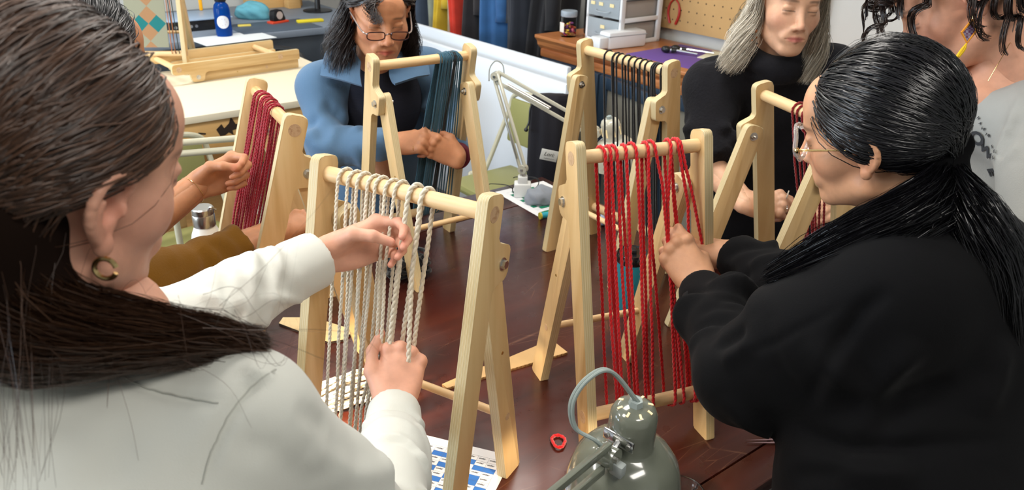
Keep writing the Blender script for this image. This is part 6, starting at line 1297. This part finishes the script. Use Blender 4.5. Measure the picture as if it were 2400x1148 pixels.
# ================================================================ grey-haired person in the charcoal sweater
def person_G():
    Rh = head_rot(-86, -2, -3); Hc = np.array([.700, 2.085, 1.497]); sc_ = .96; L = lambda x, y, z: Hc+sc_*(Rh@np.array([x, y, z]))
    shR, elR, wrR = P(1668, 205, 2.16), P(1668, 395, 2.10), P(1748, 478, 1.99); shL, elL, wrL = P(1950, 170, 2.20), P(2040, 340, 2.15), P(2010, 480, 1.97); nb = L(0, -.055, -.19)
    FR_ = hand_frame(img(.97, .02, -.1), img(-.1, .45, -.88)); FL_ = hand_frame(img(-.95, -.1, -.1), img(.1, .5, -.85)); hr = arm_hand(FR_, wrR, elR, [(40, 55, 35), (48, 62, 38), (52, 64, 36), (56, 60, 34)], [3, 0, -3, -6], [(-.020, .016, -.008), (-.040, .048, -.020), (-.036, .076, -.032), (-.024, .098, -.038)], h=.0024); hl = arm_hand(FL_, wrL, elL, [(45, 60, 35)]*4, [3, 0, -3, -6], [(-.020, .016, -.008), (-.040, .048, -.020), (-.036, .076, -.032), (-.024, .098, -.038)], left=True, h=.0026)
    hv = HEAD[0]*sc_; h2 = head_mesh(.0028, 1.0, 1.0, 1.)
    body = person_root('person', 'person with long grey hair in a charcoal knitted sweater', [xf((h2[0]*sc_, h2[1], h2[2]), Rh, Hc), hr, hl, unders([([shR, elR, wrR], [.042, .036, .024]), ([shL, elL, wrL], [.040, .034, .024]), ([L(0, -.04, -.12), nb, nb-np.array([0, -.05, .35])], [.05, .045, .04])])], SK_G)
    m = fabric('charcoal_knit', '#1e1e22', .7, .9, 140, .95, .05); s = SDF((.28, 1.85, .60), (1.10, 2.65, 1.46), .0085); tw = head_rot(-92, 0, 0); cR = elR+(wrR-elR)*.12; cL = elL+(wrL-elL)*.2
    s.ell(P(1795, 330, 2.30), (.20, .125, .28), tw); s.ell(P(1790, 540, 2.42), (.19, .12, .22), tw, k=.05); s.cone(shR, P(1760, 165, 2.2), .07, .075, k=.05); s.cone(shL, P(1860, 155, 2.22), .07, .075, k=.05)
    s.chain([shR, elR, cR], [.075, .068, .058], .04).chain([shL, elL, cL], [.072, .065, .055], .04).cut(cR, wrR-elR, .09, .004).cut(cL, wrL-elL, .09, .004)
    s.cone(nb, P(1800, 250, 2.28), .078, .13, k=.05)
    for k in range(14): a0, a1 = 2*PI*k/14, 2*PI*(k+1)/14; s.cone(nb+Rh@np.array([.072*math.cos(a0), .075*math.sin(a0)+.015, .035-.018*math.sin(a0)]), nb+Rh@np.array([.072*math.cos(a1), .075*math.sin(a1)+.015, .035-.018*math.sin(a1)]), .030, .030, k=.02)
    V, Q = s.mesh(); V = smooth(V, Q, 2); fs = sleeve_folds(shR, elR, .07, 14, .012, 41, .2, 1, .016)+sleeve_folds(shL, elL, .07, 10, .006, 42, .2, 1, .013)
    for px in ([(1640, 150), (1690, 130), (1760, 165)], [(1700, 210), (1760, 180), (1850, 160)], [(1690, 330), (1720, 300), (1760, 290)]): q = [near_on(V, p_) for p_ in px]; fs.append((q, .014, -.012))
    V = folds(V, normals(V, Q), fs); np_mesh('knit_sweater', smooth(V, Q, 1, .3), Q, m, body)
    hm = hair_mat('grey_blond_hair', '#8f8370', '#e8dfcd', .5); cap = hair_cap('hair', hm, body, Rh*sc_, Hc, hairline_std, .006, h=.005)
    fR = [(L(.092, .0, -.04), .022), (L(.112, .01, -.10), .032), (L(.135, .02, -.165), .030)]; fL = [(L(-.088, .015, -.04), .018), (L(-.092, .03, -.11), .022), (L(-.075, .05, -.185), .016)]; fB = [(L(.03, -.11, -.05), .05), (L(.05, -.10, -.11), .05), (L(.06, -.08, -.16), .045)]
    p = free_hair(3400, 51, Rh*sc_, Hc, hairline_std, [(.97, .05, -.05), (-.97, .05, -.05), (.1, -.95, -.2)], .020, [fR, fL, fB], lambda d, g: 2 if d[1] < -.4 else (0 if d[0] > -.05 else 1), 26, .014, 2.2); strands('hair_strands', p, rng.uniform(.0006, .0012, len(p)), hm, cap, .3, center=Hc)
    legs(body, .82, 2.24, .78, -92, '#16161a')
    er = empty('bead_earring', (0, 0, 0)); er.parent = body
    for k in range(11): MB().sphere(P(1768+.3*k*(-1)**k*2, 30+7.2*k, 2.005), .0042 if k < 7 else .0028, 10, 8).build('bead', mat('amber_bead_%d' % (k % 3), ['#b5682a', '#2a211c', '#7d4a22'][k % 3], .25), er)
    sil = mat('silver', (.8, .8, .8), .2, 1.); ring_part(P(1846, 456, 1.93), img(.9, -.3, -.3), .0095, .0016, mat('cream_ring', '#d8d0c0', .4), body); ring_part(P(1844, 490, 1.93), img(1, 0, -.3), .0088, .0013, sil, body)
person_G()
# ================================================================ curly-haired person in the grey sweatshirt
def person_H():
    Rh = head_rot(163, -37, 5); Hc = np.array([.778, 1.440, 1.607]); L = lambda x, y, z: Hc+Rh@np.array([x, y, z]); nb = P(2392, 150, 1.44)
    shL, elL, wrL = P(2440, 300, 1.33), P(2440, 560, 1.27), P(2350, 760, 1.35); shR = P(2330, 240, 1.72); elR = P(2260, 500, 1.75); wrR = P(2150, 620, 1.65)
    hh = hand_mesh([(30, 40, 25)]*4, [3, 0, -3, -6], [(-.020, .016, -.008), (-.042, .046, -.016), (-.042, .074, -.022), (-.036, .098, -.026)], h=.0034); hh2 = hand_mesh([(30, 40, 25)]*4, [3, 0, -3, -6], [(-.020, .016, -.008), (-.042, .046, -.016), (-.042, .074, -.022), (-.036, .098, -.026)], left=True, h=.0034)
    nk = unders([([L(0, -.02, -.10), P(2345, 110, 1.40), nb], [.050, .054, .062]), ([nb, P(2330, 190, 1.42), P(2300, 240, 1.40)], [.058, .056, .04]), ([nb, shL], [.06, .05]), ([shL, elL, wrL], [.04, .034, .024]), ([shR, elR, wrR], [.04, .034, .024]), ([nb, shR], [.06, .05])], .006)
    body = person_root('person', 'person with curly dark hair and a diamond earring in a grey printed sweatshirt', [xf(HEAD, Rh, Hc), nk, xf(hh2, hand_frame(img(-.8, -.4, .3), img(0, .6, -.8)), wrL), xf(hh, hand_frame(img(-.9, -.3, .2), img(0, .7, -.7)), wrR)], SK_H)
    m = fabric('grey_heather', '#a5a5a0', .12, .2, 400, .95, .1); s = SDF((.55, 1.05, .75), (1.20, 1.95, 1.56), .0075); tw = head_rot(168, -10, 0)
    s.ell(P(2400, 390, 1.50), (.185, .125, .26), tw); s.ell(P(2420, 640, 1.56), (.18, .13, .25), tw, k=.05); s.cone(P(2470, 190, 1.45), P(2445, 310, 1.36), .07, .072, k=.05); s.cone(P(2400, 170, 1.56), shR, .06, .06, k=.05); s.chain([shL, elL], [.072, .060], .035).chain([elL, wrL], [.058, .045], .03).chain([shR, elR, wrR], [.065, .055, .045], .03)
    s.cone(P(2440, 190, 1.44), P(2300, 270, 1.42), .055, .06, k=.05); s.ell(P(2318, 105, 1.385), (.080, .085, .083), head_rot(168, -25, 0), k=.012, mode='s')
    V, Q = s.mesh(); V = smooth(V, Q, 2); fs = sleeve_folds(shL, elL, .066, 10, .004, 61, .4, 1, .011)
    for px, w, a in (([(2400, 215), (2370, 290), (2340, 360), (2325, 430)], .008, .010), ([(2395, 270), (2360, 340), (2338, 400)], .006, -.006), ([(2400, 330), (2360, 370), (2335, 390)], .006, .006), ([(2332, 384), (2365, 380), (2400, 376)], .0025, -.003)): q = [near_on(V, p_) for p_ in px]; fs.append((q, w, a))
    V = folds(V, normals(V, Q), fs); V = smooth(V, Q, 1, .3); sh = np_mesh('sweatshirt', V, Q, m, body); N = normals(V, Q); ink = mat('print_charcoal', '#3d3f42', .85)
    def letter(ch, u, v, size, ang, nm='printed_letter', bold=.0):
        r = ray(u, v); r = r/np.linalg.norm(r); w = V-C0; dd = np.linalg.norm(np.cross(w, r), axis=1); c = np.where(dd < .012)[0]; i = c[np.argmin(w[c]@r)]; n = N[np.argsort(np.linalg.norm(V-V[i], axis=1))[:30]].mean(0); n /= np.linalg.norm(n); p = V[i]+n*.0022
        up = CAMU-n*(CAMU@n); up /= np.linalg.norm(up); rt = np.cross(up, n); a_ = math.radians(ang); x = rt*math.cos(a_)+up*math.sin(a_); y = np.cross(n, x); o = text_part(nm, ch, size, ink, sh, (0, 0, 0), (0, 0, 0), bold=bold)
        w_ = np.array([v_.co[:] for v_ in o.data.vertices]); c_ = (w_.max(0)+w_.min(0))/2; M = Matrix.Identity(4); tpos = p-(x*c_[0]+y*c_[1])
        for k in range(3): M[k][0], M[k][1], M[k][2], M[k][3] = x[k], y[k], n[k], tpos[k]
        o.matrix_parent_inverse = Matrix.Identity(4); o.matrix_local = M
    letter('O', 2274, 328, .036, -18, bold=.0014); letter('W', 2296, 357, .034, -62, bold=.0014); letter('E', 2309, 407, .030, -92, bold=.0014)
    small = 'HAVE THE NOW'
    for i, ch in enumerate(small):
        if ch != ' ': t_ = i/(len(small)-1); letter(ch, 2281+38*t_, 286+72*t_-6*math.sin(PI*t_), .0068, -52-12*t_, 'printed_caption', .0002)
    hm = hair_mat('dark_curly_hair', '#120d0c', '#33241f', .35); hl_ = lambda x, y: hairline_std(x, y)+.004; cap = hair_cap('hair', hm, body, Rh, Hc, hl_, .006, h=.005)
    g = np.random.default_rng(71); N_ = 2600; d = scalp_roots(N_, hl_, 71); cl = g.integers(0, 90, N_); cdir = g.normal(0, 1, (90, 3)); cph = g.uniform(0, 6.28, 90); crad = g.uniform(.008, .015, 90); K = 30; t = np.linspace(0, 1, K)
    # gather roots into ringlets by nearest of 90 seeds
    seeds = scalp_roots(90, hl_, 72); cl = np.argmax(d@seeds.T, 1); base = on_skull(seeds, np.full(90, .010)); dirn = np.stack([np.where(seeds[:, 1] > .25, .25, .0)*seeds[:, 0], np.where(seeds[:, 1] > .25, .9, -.5), np.full(90, -.45)], 1)+seeds*.5; dirn /= np.linalg.norm(dirn, axis=1)[:, None]
    root = on_skull(d, np.full(N_, .003)); off = (root-base[cl])*.35; grav = (Rh.T@np.array([0, 0, -1.])); Lc = g.uniform(.07, .12, 90)
    P_ = root[:, None]*np.clip(1-4*t, 0, 1)[None, :, None]+(base[cl]+off)[:, None]*np.clip(4*t, 0, 1)[None, :, None]+dirn[cl][:, None]*(Lc[cl][:, None]*t)[..., None]*.6+grav*(Lc[cl][:, None]*t**2)[..., None]*.7
    ax1 = np.cross(dirn, grav); ax1 /= np.linalg.norm(ax1, axis=1)[:, None]+1e-9; ax2 = np.cross(dirn, ax1); an = 2*PI*2.6*t[None, :]+cph[cl][:, None]; am = (crad[cl][:, None]*np.clip(t*2.2-.2, 0, 1))
    P_ = P_+(np.cos(an)*am)[..., None]*ax1[cl][:, None]+(np.sin(an)*am)[..., None]*ax2[cl][:, None]; strands('hair_strands', P_@Rh.T+Hc, rng.uniform(.0007, .0012, N_), hm, cap, .4)
    legs(body, 1.08, 1.38, .92, 168, '#20242c')
    # earring: diamond with tassel
    e0 = L(-.083, -.008, -.046); gold = mat('gold', (.75, .55, .25), .2, 1.); er = empty('earring', (0, 0, 0)); er.parent = body
    MB().tube(spline([e0, P(2282, 34, 1.29), P(2280, 44, 1.29)], 8), .0007, 6).build('ear_wire', gold, er)
    cn = [P(2279, 46, 1.288), P(2254, 76, 1.288), P(2266, 100, 1.288), P(2288, 72, 1.288)]; MB().tube(np.array(cn+[cn[0]]), .0022, 6).build('beaded_frame', mat('orange_bead', '#d88a1c', .5, bump=.8, bscale=900), er)
    c = np.mean(cn, 0); back = CAMF*.0008
    dm, nt, b = new_mat('diamond_weave'); tc = node(nt, 'ShaderNodeTexCoord'); ck = node(nt, 'ShaderNodeTexChecker', Scale=260.); nt.links.new(tc.outputs['Object'], ck.inputs[0]); ck.inputs[1].default_value = c4(srgb('#5a2448')); ck.inputs[2].default_value = c4(srgb('#7d7488')); nt.links.new(ck.outputs[0], b.inputs['Base Color'])
    MB().add([q-back for q in cn]+[q+back for q in cn], [(0, 1, 2, 3), (7, 6, 5, 4), (0, 4, 5, 1), (1, 5, 6, 2), (2, 6, 7, 3), (3, 7, 4, 0)]).build('woven_diamond', dm, er, smooth=False)
    ts = MB()
    for k in range(16): a_ = rng.uniform(0, 6.28); r_ = .003*rng.uniform(); ts.tube(spline([P(2265, 102, 1.288), P(2256, 116, 1.288)+CAMX*.004*math.cos(a_)+CAMF*.003*math.sin(a_), P(2243, 134, 1.288)+CAMX*.0035*math.cos(a_)+CAMF*.003*math.sin(a_)], 8), .0011, 5)
    ts.build('tassel', mat('yellow_thread', '#e0b820', .8), er)
    MB().tube(spline([near_on(V, (2400, 74))+0*CAMU, P(2375, 90, 1.335), P(2345, 140, 1.325), P(2316, 190, 1.325)], 24), .0006, 5).build('necklace', gold, er)
person_H()
# ================================================================ brown-sleeved person (behind the white-shirted one)
def person_B():
    Rh = head_rot(62, -10, 0); Hc = P(190, 150, 1.24); L = lambda x, y, z: Hc+Rh@np.array([x, y, z]); nb = L(0, -.055, -.19)
    shL, elL, wrL = P(170, 480, 1.55), P(320, 545, 1.56), P(468, 432, 1.66); shR, elR, wrR = P(80, 700, 1.30), P(330, 685, 1.46), P(650, 540, 1.74)
    FL_ = hand_frame(img(.86, .42, .1), img(-.1, .55, .75)); hl = arm_hand(FL_, wrL, elL, [(50, 60, 35), (62, 70, 40), (75, 80, 40), (80, 80, 40)], [3, 0, -3, -6], [(-.020, .016, -.012), (-.040, .046, -.034), (-.036, .072, -.050), (-.024, .096, -.058)], left=True, h=.0024, fore=.2)
    hr = hand_mesh([(40, 50, 30)]*4, [3, 0, -3, -6], [(-.020, .016, -.008), (-.042, .046, -.016), (-.042, .074, -.022), (-.036, .098, -.026)], h=.0034, fore=.2, wr=(.023, .032))
    dR = (wrR-elR)/np.linalg.norm(wrR-elR)
    body = person_root('person', 'person with black hair in a mustard brown sweater working the burgundy loom', [xf(HEAD, Rh, Hc), hl, xf(hr, hand_frame(dR, img(0, .8, -.6)), wrR), unders([([shL, elL, wrL], [.042, .036, .026]), ([shR, elR, wrR], [.042, .038, .028]), ([L(0, -.04, -.12), nb, nb-np.array([0, 0, .3])], [.05, .06, .10])], .009)], SK_B)
    m = fabric('mustard_knit', '#6e4a14', .2, .4, 300, .95, .1); lo = np.minimum.reduce([shL, shR, elL, elR, nb])-np.array([.2, .2, .35]); hi = np.maximum.reduce([shL, shR, wrR, nb, elL])+.09; s = SDF(lo, hi, .0085); cR = elR+(wrR-elR)*.70
    s.ell(P(20, 800, 1.58), (.2, .14, .28), head_rot(35, 0, 0)); s.chain([shL, shL*.6+elL*.4], [.07, .06], .04); s.chain([shR, elR, cR], [.075, .066, .050], .04).cut(cR, dR, .085, .004); s.cone(shL, shR, .07, .07, .04)
    V, Q = s.mesh(); V = smooth(V, Q, 2); V = folds(V, normals(V, Q), sleeve_folds(elR, cR, .055, 22, .011, 81, .1, 1., .014)); np_mesh('mustard_sweater', smooth(V, Q, 1, .3), Q, m, body)
    hm = hair_mat('black_short_hair', '#0a0a0b', '#28262a', .32); cap = hair_cap('hair', hm, body, Rh, Hc, hairline_std, .008, h=.005)
    fR = [(L(.085, -.03, -.03), .02), (L(.09, -.03, -.08), .03)]; fL = [(L(-.085, -.03, -.03), .02), (L(-.09, -.03, -.08), .03)]
    p = free_hair(2600, 91, Rh, Hc, hairline_std, [(.9, -.35, -.15), (-.9, -.35, -.15)], .016, [fR, fL], lambda d, g: 0 if d[0] > 0 else 1, 18, .003, 2.); strands('hair_strands', p, rng.uniform(.0006, .0011, len(p)), hm, cap, .3, center=Hc)
    legs(body, -1.02, 1.33, .80, 35, '#23262e')
    br = ring_part(wrL+(elL-wrL)*.12, wrL-elL, .031, .0007, mat('gold', (.75, .55, .25), .2, 1.), body, 'bracelet')
person_B()
